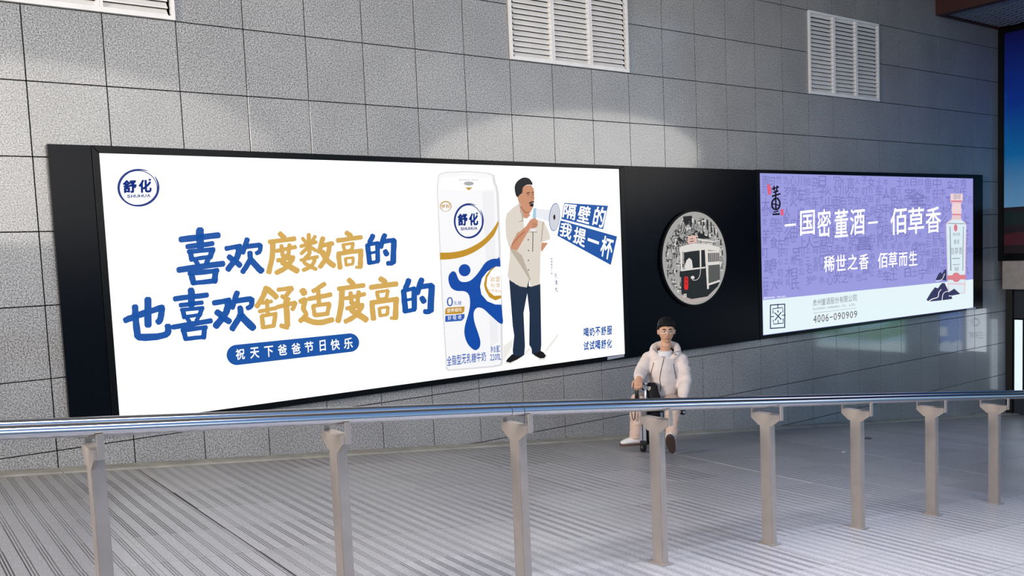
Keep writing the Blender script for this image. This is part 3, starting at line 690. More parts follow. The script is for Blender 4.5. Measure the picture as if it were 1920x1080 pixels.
def inT(x, y, k=0.93):
    q = wallpt(CT[0]+x/CT[2], CT[1]+y/CT[2], YT); return (q.x-cxT)**2+(q.z-czT)**2 < (R_*k)**2
pd, pg_, pl = PT(layT(1), CT), PT(layT(1), CT), PT(layT(1.2), CT)
rr = random.Random(4)
for k in range(900):          # busy street behind the tram: branches, shutters, shop fronts
    x, y = rr.uniform(200, 860), rr.uniform(80, 980)
    if not inT(x, y, .92): continue
    if y > 880: continue
    w, h = (rr.uniform(4, 14), rr.uniform(15, 60)) if rr.random() < .6 else (rr.uniform(15, 50), rr.uniform(4, 10))
    tgt = pd if rr.random() < (.55 if x < 400 or x > 780 else .3) else (pg_ if rr.random() < .6 else pl)
    if not inT(x+w, y+h, .94): continue
    a = rr.uniform(-.5, .5) if x < 560 and y < 420 else 0
    tgt.poly([(x, y), (x+w, y+a*w), (x+w+a*h, y+h), (x+a*h, y+h)])
for k in range(70):
    x, y = rr.uniform(230, 520), rr.uniform(200, 450); x2, y2 = x+rr.uniform(-70, 70), y+rr.uniform(20, 90)
    if inT(x, y, .88) and inT(x2, y2, .88): pd.stroke([(x, y), ((x+x2)/2+rr.uniform(-20, 20), (y+y2)/2), (x2, y2)], rr.uniform(3, 8), 2, n=3)
for x in (600, 640, 680, 715): pd.poly([(x, 150+(x-600)*.3), (x+18, 155+(x-600)*.3), (x+22, 335), (x+6, 330)])
pd.poly([(415, 130), (500, 125), (510, 180), (495, 250), (470, 200), (440, 230), (420, 180)])
pd.make('street_shadows', TD, rp); pg_.make('street_greys', TG, rp); pl.make('street_lights', TL, rp)
p = PT(layT(2), CT); p.poly([(370, 905), (500, 860), (760, 850), (800, 830), (740, 900), (640, 965), (520, 992), (430, 968)]); p.make('road', E('picture_road', '#b9aeaa', .9), rp)
p = PT(layT(3), CT); p.poly([(395, 655), (640, 625), (650, 800), (780, 745), (770, 830), (650, 905), (500, 930), (440, 910), (400, 880)]); p.poly([(425, 480), (585, 455), (628, 455), (632, 620), (425, 650)]); p.poly([(655, 470), (765, 480), (765, 575), (655, 580)])
p.poly([(560, 285), (600, 300), (690, 350), (560, 345)]); p.make('tram_body', E('picture_tram', '#24282a', .85), rp, 'dark lower body and windows of the tram')
p = PT(layT(4), CT)
p.poly([(378, 450), (400, 420), (520, 392), (650, 400), (770, 430), (768, 465), (650, 452), (385, 480)]); p.poly([(385, 478), (408, 476), (410, 650), (395, 655)]); p.poly([(575, 455), (590, 455), (592, 620), (578, 622)]); p.poly([(625, 450), (655, 452), (665, 830), (648, 835)])
p.poly([(395, 645), (630, 618), (630, 632), (395, 662)]); p.poly([(650, 575), (768, 565), (768, 595), (650, 605)]); p.poly([(650, 470), (768, 462), (768, 482), (650, 486)]); p.poly([(660, 780), (775, 745), (775, 765), (660, 800)])
p.poly([(550, 345), (715, 372), (715, 385), (560, 360)])
for k in range(9): p.poly([(668+k*12, 480), (672+k*12, 480), (672+k*12, 575), (668+k*12, 575)])
p.stroke([(585, 640), (575, 710), (545, 745), (505, 745)], 5); p.ell(508, 722, 18, 16)
p.poly([(432, 600), (450, 555), (475, 532), (500, 555), (510, 630), (440, 645), (428, 630)])
for k in range(3): p.poly([(420, 880+k*12), (450, 878+k*12), (450, 886+k*12), (420, 888+k*12)])
p.make('tram_roof_and_posts', TL, rp, 'pale roof, posts and driver of the tram')
p = PT(layT(4), CT); p.poly([(655, 605), (770, 595), (772, 742), (660, 780)]); p.make('tram_side', E('picture_side', '#5b5e5b', .85), rp)
p = PT(layT(5), CT); p.poly([(462, 322), (545, 315), (545, 385), (460, 398)]); p.make('route_board', TP, rp, 'pink route board on the tram roof')
p = PT(layT(6), CT); p.poly([(485, 348), (515, 344), (515, 350), (485, 354)]); p.poly([(480, 372), (520, 367), (520, 374), (480, 379)]); p.poly([(560, 300), (610, 305), (640, 330), (570, 330)]); p.stroke([(600, 310), (640, 210)], 5, 3); p.stroke([(580, 300), (500, 245)], 5, 3); p.make('route_mark', TD, rp)
p = PT(layT(5), CT); p.ell(446, 735, 19, 24, n=24); p.ell(446, 818, 19, 24, n=24); p.poly([(427, 735), (465, 735), (465, 818), (427, 818)]); p.make('red_sign', TR_, rp, 'red oval sign on the front of the tram')
p = PT(layT(6), CT); p.text('司', ((435, 728), (457, 726), (457, 750), (435, 752)), .02); p.text('公', ((435, 764), (457, 762), (457, 790), (435, 792)), .02); p.make('red_sign_lettering', TD, rp)

# ---- lavender light box
lav, SI2 = frame_box('light_box', 'lavender light box advertising a liquor bottle, right of the navy panel', 14.84, 25.26, -1.875, -1.82, -5.81, -5.806,
                     14.955, 24.725, -1.955, -1.935, -5.722, -5.752)
LV = E('lit_lavender', '#9b9be0', 0.98)
CL = (1410, 310, 3.177)
bm = bmesh.new(); vs = [bm.verts.new((x*U, YS, z*U)) for x, z in SI2]; bm.faces.new(vs); obj('lit_sheet', bm, LV, lav)
p = Print(lambda x, y: wallpt(x, y, YF-0.002)); p.poly([(1812.5, 578.5), (1829.5, 575.5), (1829.5, 579), (1812.5, 582.2)]); p.make('name_plate', M_plate, lav, 'small grey plate on the lower right of the frame')
p = Print(lay(1), CL); p.poly([(64, 803), (1324, 678), (1325, 846), (68, 1010)]); p.make('pale_band', E('print_pale_mint', '#dfeef2', 1.05), lav, 'pale band along the foot of the lavender sheet')
PAT = '青二三叮么可人在也之心米三土江宁向川伯木本公小山水火日月田禾白石立竹羊虫言走足身车雨食马鸟鱼麻黄黑左右上下中大女子宝氏刻叨叫元狂鸿虎冗氿岩岁卡'
pp_ = Print(lay(1), CL); rr = random.Random(9)
def lavq(u, v):    # u 0..1 across, v 0..1 down the lavender field (crop px)
    L0, L1, R0_, R1_ = Vector((52, 55)), Vector((64, 800)), Vector((1322, 78)), Vector((1324, 675))
    return (L0+(L1-L0)*v)*(1-u)+(R0_+(R1_-R0_)*v)*u
nc, nr = 30, 12
for i in range(nc):
    for j in range(nr):
        if rr.random() < .05: continue
        u = (i+rr.uniform(.0, .25))/nc; v = (j+rr.uniform(.0, .25))/nr
        k = rr.uniform(.75, 1.5); du = k*.8/nc; dv = k*.85/nr
        if u+du > .995 or v+dv > .985: continue
        q = [lavq(u, v), lavq(u+du, v), lavq(u+du, v+dv), lavq(u, v+dv)]
        pp_.text(rr.choice(PAT), q, 0.003)
pp_.text('昌', [Vector(t) for t in ((625, 430), (705, 425), (708, 505), (628, 510))], .02); pp_.text('全', [Vector(t) for t in ((930, 160), (1040, 158), (1042, 235), (932, 240))], .02)
pp_.make('pattern_lettering', E('print_dull_violet', '#7f7ec2', 0.95), lav, 'darker violet characters scattered over the sheet')
WB = E('print_bright_white', '#ffffff', 1.1)
def tq(p, ch, x0, y0, x1, y1, off=.012, s=.10): 
    d = (x1-x0)*s*.5; p = Print(lay(2), CL); p.text(ch, ((x0, y0+d), (x1, y0-d), (x1, y1-d), (x0, y1+d)), off); p.make('white_character', WB, lav)
for a in (('国', 287, 268, 374, 415), ('密', 390, 260, 470, 428), ('董', 492, 262, 572, 428), ('酒', 584, 258, 672, 415)): tq(p, *a, off=.010)
for a in (('佰', 825, 252, 922, 412), ('草', 930, 250, 1025, 408), ('香', 1035, 248, 1125, 402)): tq(p, *a, off=.010)
for a in (('稀', 428, 538, 492, 635), ('世', 500, 533, 560, 628), ('之', 570, 530, 630, 622), ('香', 638, 528, 695, 620), ('佰', 750, 520, 808, 612), ('草', 812, 516, 866, 608), ('而', 875, 520, 926, 600), ('生', 935, 510, 985, 598)): tq(p, *a, off=.010)
p = Print(lay(2), CL); p.poly([(195, 352), (262, 346), (262, 358), (195, 365)]); p.poly([(692, 338), (750, 332), (750, 344), (692, 350)])
p.row('国家级非物质 传承人秘方', 70, 797, 203, 786, 11, .0)
p.make('white_dashes', WB, lav, 'white dashes and a tiny line of lettering on the lavender sheet')
p = Print(lay(2), CL)
def rot_rect(p, x0, y0, x1, y1, w, s=-.07):   # frame lines, skewed
    def q(x, y): return (x, y+(x-x0)*s)
    p.poly([q(x0, y0), q(x1, y0), q(x1, y0+w), q(x0, y0+w)]); p.poly([q(x0, y1-w), q(x1, y1-w), q(x1, y1), q(x0, y1)])
    p.poly([q(x0, y0), q(x0+w, y0), q(x0+w, y1), q(x0, y1)]); p.poly([q(x1-w, y0), q(x1, y0), q(x1, y1), q(x1-w, y1)])
rot_rect(p, 107, 830, 198, 975, 6)
CK = (1420, 560, 8.727); p.crop = CK
p.stroke([(335, 88), (335, 150)], 14); p.stroke([(258, 240), (255, 165), (415, 145), (418, 220)], 14, n=1); p.stroke([(285, 232), (392, 340)], 16); p.stroke([(390, 222), (290, 352)], 16)
p.stroke([(222, 296), (270, 293)], 14); p.stroke([(405, 272), (460, 268)], 14); p.stroke([(262, 350), (265, 415), (425, 400), (422, 330)], 14, n=1); p.stroke([(340, 350), (342, 405)], 12); p.ell(337, 208, 9, 22)
p.crop = CL
p.make('square_emblem', E('print_emblem_navy', '#1b2350', 1.0), lav, 'square maze-like emblem in the lower left corner')
p = Print(lay(2), CK)
p.row('贵州董酒股份有限公司', 905, 125, 1630, 38, 105, .0, gap=.1); p.row('GUIZHOU DONGJIU CO.,LTD.', 908, 190, 1625, 110, 36, .0, gap=.12); p.poly([(915, 234), (1620, 150), (1620, 154), (915, 239)])
p.make('company_lettering', E('print_slate', '#7a7c8a', 1.0), lav, 'small grey company lettering on the pale band')
p = Print(lay(2), CK); p.row('4006-090909', 910, 402, 1640, 305, 130, .0, gap=.22, h2=112); p.make('phone_lettering', E('print_brown', '#5b4b52', 1.0), lav, 'telephone number on the pale band')
CI = (1420, 320, 7.714)
p = Print(lay(2), CI)
for P_, w in ([(215, 265), (310, 235)], 20), ([(240, 225), (245, 285)], 20), ([(285, 220), (280, 290)], 20), ([(235, 315), (300, 295)], 22), ([(215, 370), (330, 335)], 24), ([(265, 290), (268, 560)], 22), ([(262, 395), (215, 450), (215, 520), (250, 560), (300, 550), (325, 500), (320, 440), (285, 395)], 24), ([(225, 480), (310, 500)], 18), ([(225, 632), (318, 628)], 26), ([(235, 600), (300, 585)], 18): p.stroke(P_, w)
p.make('ink_character', E('print_ink', '#0c0b12', 1.0), lav, 'black ink character in the upper left corner')
p = Print(lay(2), CI); p.poly([(140, 215), (155, 190), (185, 215), (200, 260), (195, 350), (155, 345)]); p.poly([(335, 560), (380, 556), (382, 645), (338, 650)]); p.make('red_seals', E('print_seal_red', '#e0607a', 1.0), lav, 'two small red seals beside the ink character')
CBo = (1720, 350, 4.696)
p = Print(lay(2), CBo); p.poly([(292, 60), (400, 62), (400, 122), (392, 135), (384, 150), (388, 240), (384, 262), (392, 296), (425, 318), (432, 345), (428, 530), (422, 930), (410, 942), (280, 930), (268, 900), (258, 500), (252, 335), (262, 312), (298, 290), (306, 262), (302, 190), (310, 150), (290, 135)])
p.make('bottle_picture', E('print_glass_edge', '#e8c8cf', 1.0), lav, 'tall clear liquor bottle pictured on the sheet')
p = Print(lay(3), CBo); p.poly([(310, 290), (385, 292), (422, 322), (428, 345), (420, 520), (414, 850), (272, 850), (262, 500), (258, 340), (268, 318)]); p.poly([(274, 862), (414, 864), (412, 935), (284, 925)]); p.make('bottle_glass', E('print_glass', '#d6e6ee', 1.05), lav)
p = Print(lay(4), CBo); p.poly([(270, 320), (420, 324), (420, 330), (270, 326)]); p.poly([(285, 350), (292, 350), (300, 740), (290, 740)]); p.poly([(402, 350), (408, 350), (404, 740), (398, 740)]); p.row('佰草香', 288, 600, 400, 592, 60, .0); p.poly([(308, 630), (375, 628), (375, 634), (308, 637)]); p.poly([(310, 685), (372, 682), (372, 687), (310, 690)]); p.row('董酒', 320, 505, 370, 503, 38, 0); p.row('贵州酒', 310, 435, 375, 432, 28, 0); p.row('秘', 325, 745, 370, 742, 40, 0); p.row('国密', 318, 110, 385, 108, 40, 0)
p.make('bottle_lettering', E('print_grey_text', '#8b93a2', 1.0), lav)
p = Print(lay(4), CBo); p.poly([(262, 782), (425, 775), (425, 815), (262, 822)]); p.ell(342, 798, 38, 42); p.ell(337, 362, 16, 32); p.poly([(295, 135), (392, 135), (392, 122), (295, 122)]); p.poly([(305, 240), (388, 242), (388, 252), (305, 250)]); p.make('bottle_seals', E('print_rose', '#d9808c', 1.0), lav, 'rose seal and band on the bottle')
p = Print(lay(3.5), CBo); p.poly([(306, 150), (386, 150), (384, 180), (390, 200), (388, 235), (304, 235), (300, 200), (310, 180)]); p.poly([(298, 66), (396, 68), (396, 118), (298, 118)]); p.make('bottle_cap', E('print_pale_rose', '#eacfd2', 1.05), lav)
p = Print(lay(4.5), CBo)
p.poly([(160, 822), (185, 770), (205, 750), (218, 768), (240, 730), (255, 726), (256, 828), (225, 822), (190, 824)]); p.poly([(80, 997), (120, 930), (155, 885), (180, 895), (215, 850), (240, 848), (270, 910), (275, 930), (325, 898), (378, 945), (300, 960), (308, 988), (225, 1000), (100, 1012)])
p.make('mountain_picture', E('print_indigo', '#34365c', 1.0), lav, 'indigo mountains at the foot of the bottle')
p = Print(lay(5.5), CBo); p.stroke([(165, 832), (205, 822), (225, 805), (240, 765)], 5, 4); p.stroke([(95, 1014), (130, 990), (180, 972), (190, 930), (210, 905)], 7, 5); p.stroke([(218, 1008), (225, 950), (250, 925), (275, 922)], 5, 4); p.stroke([(278, 962), (298, 962)], 6); p.make('mountain_streaks', WH, lav)

# ------------------------------------------------------------------ right end: soffit, end wall and its light boxes
XE = 27.05*U
endw = struct(box('wall_right', XE, XE+0.3, -13.4*U, 0.25, -10.2*U, 5.1*U, mat('dark_end_wall', '#1c2633', 0.5, var=0.1)))
M_mar = mat('maroon_fascia', '#3a1109', 0.5, var=0.15, vscale=8)
M_rib = mat('ribbed_soffit', '#8f9aa6', 0.45, metal=0.3, var=0.1)
sof = struct(thing('trim_2', 'maroon boxed soffit with a ribbed underside at the top right', 'soffit'))
del sof['category']
zs = 2.56*U
box('fascia', 22.85*U, 23.15*U, -9*U, -0.003, zs, 5.0*U, M_mar, sof)
box('edge_trim', 23.15*U, 26.4*U, -0.12*U, -0.003, zs, zs+0.12, M_mar, sof)
box('soffit_core', 23.15*U, 26.4*U, -9*U, -0.12*U, zs+0.05, 5.0*U, M_mar, sof)
for k in range(30):                           # ribbed metal planks of the underside
    y1 = (-0.12-k*0.29)*U; y0 = y1-0.27*U
    bm = bmesh.new(); n = 26
    for i in range(n):
        xa, xb = (23.15+3.25*i/n)*U, (23.15+3.25*(i+0.72)/n)*U
        bx(bm, xa, xb, y0, y1, zs+0.018+0.006*((i+k) % 2), zs+0.03)
    bx(bm, 23.15*U, 26.4*U, y0, y1, zs+0.03, zs+0.05)
    obj('soffit_plank', bm, M_rib, sof)
# tall sky-picture light box over a concrete beam
XP = 26.42*U
sky = thing('light_box', 'tall light box with a deep blue sky picture on the right end wall', 'light box', (XP, 0, -4.43*U))
bm = bmesh.new(); bx(bm, XP, XE, -0.17*U, -0.003, -4.42*U, 2.66*U); obj('frame_stile', bm, M_black, sky)
bm = bmesh.new(); bx(bm, XP, XE, -7*U, -0.17*U, 2.42*U, 2.55*U); obj('frame_rail', bm, M_black, sky)
bm = bmesh.new(); bx(bm, XP, XE, -7*U, -0.17*U, -4.42*U, -4.20*U); obj('frame_rail', bm, M_black, sky)
bm = bmesh.new(); bx(bm, XP, XE, -7.2*U, -7*U, -4.42*U, 2.55*U); obj('frame_stile', bm, M_black, sky)
def skymat():
    m = bpy.data.materials.new('lit_sky_picture'); m.use_nodes = True; N = m.node_tree.nodes; L = m.node_tree.links; p = N['Principled BSDF']
    g = N.new('ShaderNodeNewGeometry'); s = N.new('ShaderNodeSeparateXYZ'); L.new(g.outputs['Position'], s.inputs[0])
    mr = N.new('ShaderNodeMapRange'); mr.inputs['From Min'].default_value = -2.8*U; mr.inputs['From Max'].default_value = 2.4*U; L.new(s.outputs['Z'], mr.inputs['Value'])
    r = N.new('ShaderNodeValToRGB'); r.color_ramp.elements[0].color = rgb('#5f86a8'); r.color_ramp.elements[1].color = rgb('#06063a')
    e = r.color_ramp.elements.new(0.3); e.color = rgb('#04588f'); e = r.color_ramp.elements.new(0.6); e.color = rgb('#03297a'); L.new(mr.outputs[0], r.inputs[0])
    n = N.new('ShaderNodeTexNoise'); n.inputs['Scale'].default_value = 1.3; n.inputs['Detail'].default_value = 6; L.new(g.outputs['Position'], n.inputs['Vector'])
    r2 = N.new('ShaderNodeValToRGB'); r2.color_ramp.elements[0].position = 0.5; r2.color_ramp.elements[1].position = 0.72; r2.color_ramp.elements[1].color = (0.4, 0.4, 0.4, 1); L.new(n.outputs['Fac'], r2.inputs[0])
    mx = N.new('ShaderNodeMix'); mx.data_type = 'RGBA'; L.new(r2.outputs[0], mx.inputs['Factor']); L.new(r.outputs[0], mx.inputs[6]); mx.inputs[7].default_value = rgb('#1a78b0')
    p.inputs['Base Color'].default_value = (0.004, 0.004, 0.01, 1); L.new(mx.outputs[2], p.inputs['Emission Color']); p.inputs['Emission Strength'].default_value = 0.85; p.inputs['Specular IOR Level'].default_value = 0.08
    return m
def yz(name, x, y0, y1, z0, z1, m, par): 
    return obj(name, ([(x, y0, z0), (x, y1, z0), (x, y1, z1), (x, y0, z1)], [(0, 1, 2, 3)]), m, par)
yz('sky_sheet', XP+0.02, -7*U, -0.17*U, -2.8*U, 2.42*U, skymat(), sky)
yz('dusk_sheet', XP+0.02, -7*U, -0.17*U, -4.2*U, -2.8*U, E('lit_dark_shore', '#171016', 1.0), sky)
V = []; 
for k in range(60): V.append((XP+0.018, (-0.17-6.83*k/59)*U, (-3.05+0.16*noise.noise(Vector((k*.35, 0, 3)))+0.10)*U))
V2 = [(v[0], v[1], -3.35*U) for v in V]
obj('hill_print', (V+V2, [(i, i+1, 61+i, 60+i) for i in range(59)]), E('lit_dark_hills', '#0d1a1c', 1.0), sky)
V = [(XP+0.016, (-0.17-6.83*k/29)*U, (-3.62+0.03*((k*7) % 3))*U) for k in range(30)]; V2 = [(v[0], v[1], -3.95*U) for v in V]
obj('field_print', (V+V2, [(i, i+1, 31+i, 30+i) for i in range(29)]), E('lit_dark_red_field', '#33121c', 1.0), sky)
beam = struct(box('trim_3', 26.44*U, XE+0.1, -13*U, -0.13*U, -5.30*U, -4.43*U, mat('pale_render', '#a39c94', 0.7, var=0.1, vscale=9), None, 0.004))
col_ = struct(box('trim_4', XE-0.06, XE, -0.20*U, -0.004, fz(XE)-0.05, -5.31*U, mat('black_corner_post', '#07080b', 0.4)))
def endbox(label, y0, y1, z0, z1, m):
    t = thing('light_box', label, 'light box', (XE, (y0+y1)/2*U, z0*U)); fr = 0.05
    bm = bmesh.new(); Y0, Y1, Z0, Z1 = y0*U, y1*U, z0*U, z1*U
    for a in ((Y0-.02, Y1+.02, Z1, Z1+.02), (Y0-.02, Y1+.02, Z0-.02, Z0), (Y0-.02, Y0, Z0, Z1), (Y1, Y1+.02, Z0, Z1)): bx(bm, XE-fr, XE, a[0], a[1], a[2], a[3])
    obj('frame', bm, M_black, t); yz('lit_sheet', XE-fr+.012, Y0, Y1, Z0, Z1, m, t); return t
endbox('narrow blank white light box just right of the black corner post', -0.50, -0.25, -8.54, -6.28, E('lit_cool_white', '#dbeaf8', 1.15))
t = endbox('white light box with a round crest on the right end wall', -1.25, -0.60, -7.35, -5.95, E('lit_poster_white', '#e6eef6', 3.0))
XS = XE-.05+.010
def yzpoly(name, P, m, par): return obj(name, ([(XS, y*U, z*U) for y, z in P], [tuple(range(len(P)))]), m, par)
V = []; F_ = []
for k in range(24):
    a, b2 = 2*PI*k/24, 2*PI*(k+1)/24
    for aa in (a, b2):
        for r_ in (.10, .13): V.append((XS, (-.95+r_*.9*math.cos(aa))*U, (-6.4+r_*math.sin(aa))*U))
    F_.append((4*k, 4*k+1, 4*k+3, 4*k+2))
obj('round_crest', (V, F_), E('print_crest', '#4a525e', .8), t)
for k, ch in enumerate('三风祺'):
    vs, fs, a, b_, c_, d = glyph(ch); y0 = -0.72-0.15*k
    obj('poster_character', ([(XS, (y0-0.12*(x-a)/(b_-a))*U, (-6.92+0.20*(y-c_)/(d-c_))*U) for x, y in vs], fs), E('print_crest', '#4a525e', .8), t)
t = endbox('blue sky light box on the right end wall beside the white one', -2.16, -1.38, -7.42, -5.95, E('lit_poster_blue', '#2f62b8', 2.6))
yzpoly('white_hills', [(-2.16, -7.42), (-2.16, -7.2), (-1.9, -7.05), (-1.75, -7.15), (-1.5, -7.0), (-1.38, -7.15), (-1.38, -7.42)], E('print_snow', '#b9c6dc', 2.4), t)
yzpoly('white_cottage', [(-2.14, -6.9), (-1.9, -6.9), (-1.9, -6.6), (-2.14, -6.6)], E('print_cottage', '#c7d0dd', 2.4), t)
t = endbox('green landscape light box on the right end wall', -6.9, -3.35, -7.55, -5.85, E('lit_poster_aqua', '#8fc6d6', 2.8))
yzpoly('green_hills', [(-6.9, -7.1), (-6.9, -6.85), (-6.2, -6.75), (-5.6, -6.95), (-5.0, -6.8), (-4.3, -6.7), (-3.35, -6.25), (-3.35, -6.9), (-4.4, -7.2), (-5.5, -7.15)], E('print_meadow', '#4f9a4a', 2.2), t)
yzpoly('white_shore', [(-6.9, -7.55), (-6.9, -7.3), (-5.4, -7.35), (-3.35, -7.15), (-3.35, -7.55)], E('print_shore', '#cfe3e6', 2.8), t)
t = endbox('pale light box at the far end of the right end wall', -12.9, -8.9, -7.6, -5.9, E('lit_poster_pale', '#c6d3dc', 1.8))

# ceiling over the walk
struct(box('ceiling', -16*U, 27.5*U, -11*U, 0.25, 5.0*U, 5.0*U+0.15, mat('pale_ceiling', '#8f9296', 0.7)))

# ------------------------------------------------------------------ handrail
M_steel = mat('polished_steel', (0.62, 0.62, 0.64), 0.13, metal=1.0)
M_post = mat('brushed_steel', '#b5aaa0', 0.42, metal=0.6, var=0.06, vscale=12, bump=0.05, bscale=200)
M_bolt = mat('dark_steel', '#4d4743', 0.35, metal=0.8)
hr = thing('handrail', 'double-tube stainless steel handrail on square posts along the ramp', 'handrail', (4.29*U, -7.235*U, fz(4.29*U)))
YP, DT, RTU = -7.235*U, 0.140*U, 0.0455*U
PX = [(4.29+1.711*k)*U for k in range(-6, 9)]
def rail_z(x):
    base = fz(7*U)+1.611*U-0.10954*(x-7*U)
    kn = [(-6*U, -.020), (-0.84*U, -.006), (0.87*U, .010), (2.58*U, .022), (4.29*U, .013), (6.0*U, .001), (7.7*U, -.004), (9.4*U, -.011), (11.1*U, -.022), (14*U, -.035), (19*U, -.05)]
    for (a, b_), (c, d) in zip(kn, kn[1:]):
        if a <= x <= c: t = (x-a)/(c-a); return base+(b_+(d-b_)*t)*U
    return base
rail_z0 = rail_z
def rail_z(x): return sum(rail_z0(x+k*0.12) for k in range(-5, 6))/11
xa = [PX[0]-0.5]+PX+[PX[-1]+0.4]
for nm, yy, lb in (('rail_tube', YP-DT, 'nearer of the two rail tubes'), ('rail_tube', YP+DT, 'farther of the two rail tubes')):
    bm = bmesh.new(); pts = []
    for a, b_ in zip(xa, xa[1:]):
        for k in range(8): x = a+(b_-a)*k/8; pts.append((x, yy, rail_z(x)))
    pts.append((xa[-1], yy, rail_z(xa[-1])))
    loft(bm, pts, [RTU]*len(pts), 28); bmesh.ops.recalc_face_normals(bm, faces=bm.faces); obj(nm, bm, M_steel, hr, True, lb)
for x in (2.40*U, 2.53*U):                     # joint rings of the nearer tube at the sleeve
    bm = bmesh.new(); loft(bm, [(x-0.0012, YP-DT, rail_z(x)), (x+0.0012, YP-DT, rail_z(x))], [RTU+0.0006]*2, 28); obj('joint_ring', bm, M_bolt, hr)
BR0 = None
for i, x in enumerate(PX):
    z0 = fz(x); zr = rail_z(x); pw, pd_ = 0.088*U/2, 0.145*U/2
    zt = zr-RTU-0.095*U                        # bracket top plate
    bm = bmesh.new(); bx(bm, x-pw, x+pw, YP-pd_, YP+pd_, z0+0.004, zt-0.003)
    bmesh.ops.bevel(bm, geom=[e for e in bm.edges if abs(e.verts[0].co.z-e.verts[1].co.z) > 0.2], offset=0.004, segments=2, affect='EDGES')
    post = obj('post', bm, M_post, hr)
    bm = bmesh.new(); hx, hy = pw+0.016, pd_+0.014
    vs = [bm.verts.new((x+sx*hx, YP+sy*hy, fz(x+sx*hx)+dz)) for dz in (0.0, 0.007) for sx, sy in ((-1, -1), (1, -1), (1, 1), (-1, 1))]
    for f in ((3, 2, 1, 0), (4, 5, 6, 7), (0, 1, 5, 4), (1, 2, 6, 5), (2, 3, 7, 6), (3, 0, 4, 7)): bm.faces.new([vs[j] for j in f])
    obj('base_plate', bm, M_post, post)
    # T bracket: tapered cheek plate flush with the uphill face, top plate, two uprights
    bm = bmesh.new(); P = [(-0.185*U, zt), (0.185*U, zt), (0.185*U, zt-0.05*U), (0.085*U, zt-0.125*U), (-0.085*U, zt-0.125*U), (-0.185*U, zt-0.05*U)]
    xa_, xb_ = x-pw-0.001, x-pw+0.010
    A = [bm.verts.new((xa_, YP+y, z)) for y, z in P]; B = [bm.verts.new((xb_, YP+y, z)) for y, z in P]
    for k in range(6): bm.faces.new((A[k], A[(k+1) % 6], B[(k+1) % 6], B[k]))
    bm.faces.new(A[::-1]); bm.faces.new(B)
    bx(bm, x-pw-0.001, x+pw+0.001, YP-0.185*U, YP+0.185*U, zt, zt+0.004)
    bmesh.ops.recalc_face_normals(bm, faces=bm.faces)
    obj('bracket', bm, M_post, post)
    for sy in (-1, 1):
        bm = bmesh.new(); yy = YP+sy*0.185*U
        bx(bm, x-0.011, x+0.011, min(yy, yy+sy*0.008), max(yy, yy+sy*0.008), zt-0.05*U, zr-RTU*0.55)
        obj('upright', bm, M_post, post)

# ------------------------------------------------------------------ rider on a suitcase
FV = Vector((-0.713, -0.701, 0)); RV = Vector((0.701, -0.713, 0)); UZ = Vector((0, 0, 1))
O_ = floorpt(1228, 846)
def mp(x, y, b):                              # point at depth b (metres towards the camera side) seen at that place
    d = ray(x, y); c = CAMU*U; t = (O_+FV*b-c).dot(FV)/d.dot(FV); return c+d*t
def fuse(name, parts, voxel, m, parent, smooth=4, label=None, disp=None, tri=None):
    bm = bmesh.new()
    for f in parts: f(bm)
    bmesh.ops.recalc_face_normals(bm, faces=bm.faces)
    me = bpy.data.meshes.new(name); bm.to_mesh(me); bm.free()
    o = bpy.data.objects.new(name, me); COL.objects.link(o)
    r = o.modifiers.new('r', 'REMESH'); r.mode = 'VOXEL'; r.voxel_size = voxel; r.use_smooth_shade = True
    if smooth:
        s = o.modifiers.new('s', 'SMOOTH'); s.iterations = smooth; s.factor = 0.5
    me2 = bpy.data.meshes.new_from_object(o.evaluated_get(bpy.context.evaluated_depsgraph_get()))
    bpy.data.objects.remove(o); bpy.data.meshes.remove(me)
    if disp:
        ns = [v.normal.copy() for v in me2.vertices]
        for v, n in zip(me2.vertices, ns): v.co += n*disp(v.co)
    me2.name = name; me2.materials.clear(); me2.materials.append(m)
    return meobj(name, me2, m, parent, True, label)
M_skn = mat('skin', '#c99a7c', 0.5, bump=0.05, bscale=200, var=0.05, vscale=30)
M_hairp = mat('black_hair', '#060506', 0.6, spec=0.25, bump=0.8, bscale=260)
M_jack = mat('pale_stone_jacket', '#dacdc6', 0.75, bump=0.15, bscale=60, var=0.05, vscale=8)
M_trou = mat('beige_pink_trousers', '#c9b0a2', 0.8, bump=0.15, bscale=60, var=0.06, vscale=8)
M_tee = mat('white_tee', '#d5d3d6', 0.8); M_dk = mat('dark_zip', '#18161a', 0.4); M_shoe = mat('white_leather', '#d8d4d4', 0.5); M_sole = mat('brown_rubber', '#4c3a33', 0.7)
M_rub = mat('black_rubber', '#0c0c0e', 0.5); M_alu = mat('brushed_aluminium', (0.72, 0.72, 0.75), 0.3, metal=0.9); M_case = mat('black_suitcase_shell', '#15171c', 0.4, bump=0.05); M_bag = mat('black_fabric_bag', '#0b0b0e', 0.8, bump=0.2, bscale=150)

hip = mp(1243, 752, -0.20); per = thing('person', 'young man in a pale hooded jacket and glasses riding on a wheeled suitcase', 'person', (hip.x, hip.y, fz(hip.x)))
# joints
neck0, neck1 = mp(1247, 663, -0.13), mp(1248, 646, -0.08)
headc = mp(1249.5, 621, -0.06)
shL, shR = mp(1215, 673, -0.14), mp(1277, 674, -0.14)      # picture left / right shoulder
elL, elR = mp(1201, 699, -0.02), mp(1285, 712, -0.12)
wrL, wrR = mp(1198, 710, 0.13), mp(1279, 752, 0.02)
hipL, hipR = mp(1232, 752, -0.18), mp(1256, 752, -0.18)
knL, knR = mp(1196, 751, 0.12), mp(1262, 757, 0.18)
anL, anR = mp(1192, 823, 0.06), mp(1259, 824, 0.16)
chest = mp(1247, 686, -0.13); waist = mp(1245, 728, -0.17)
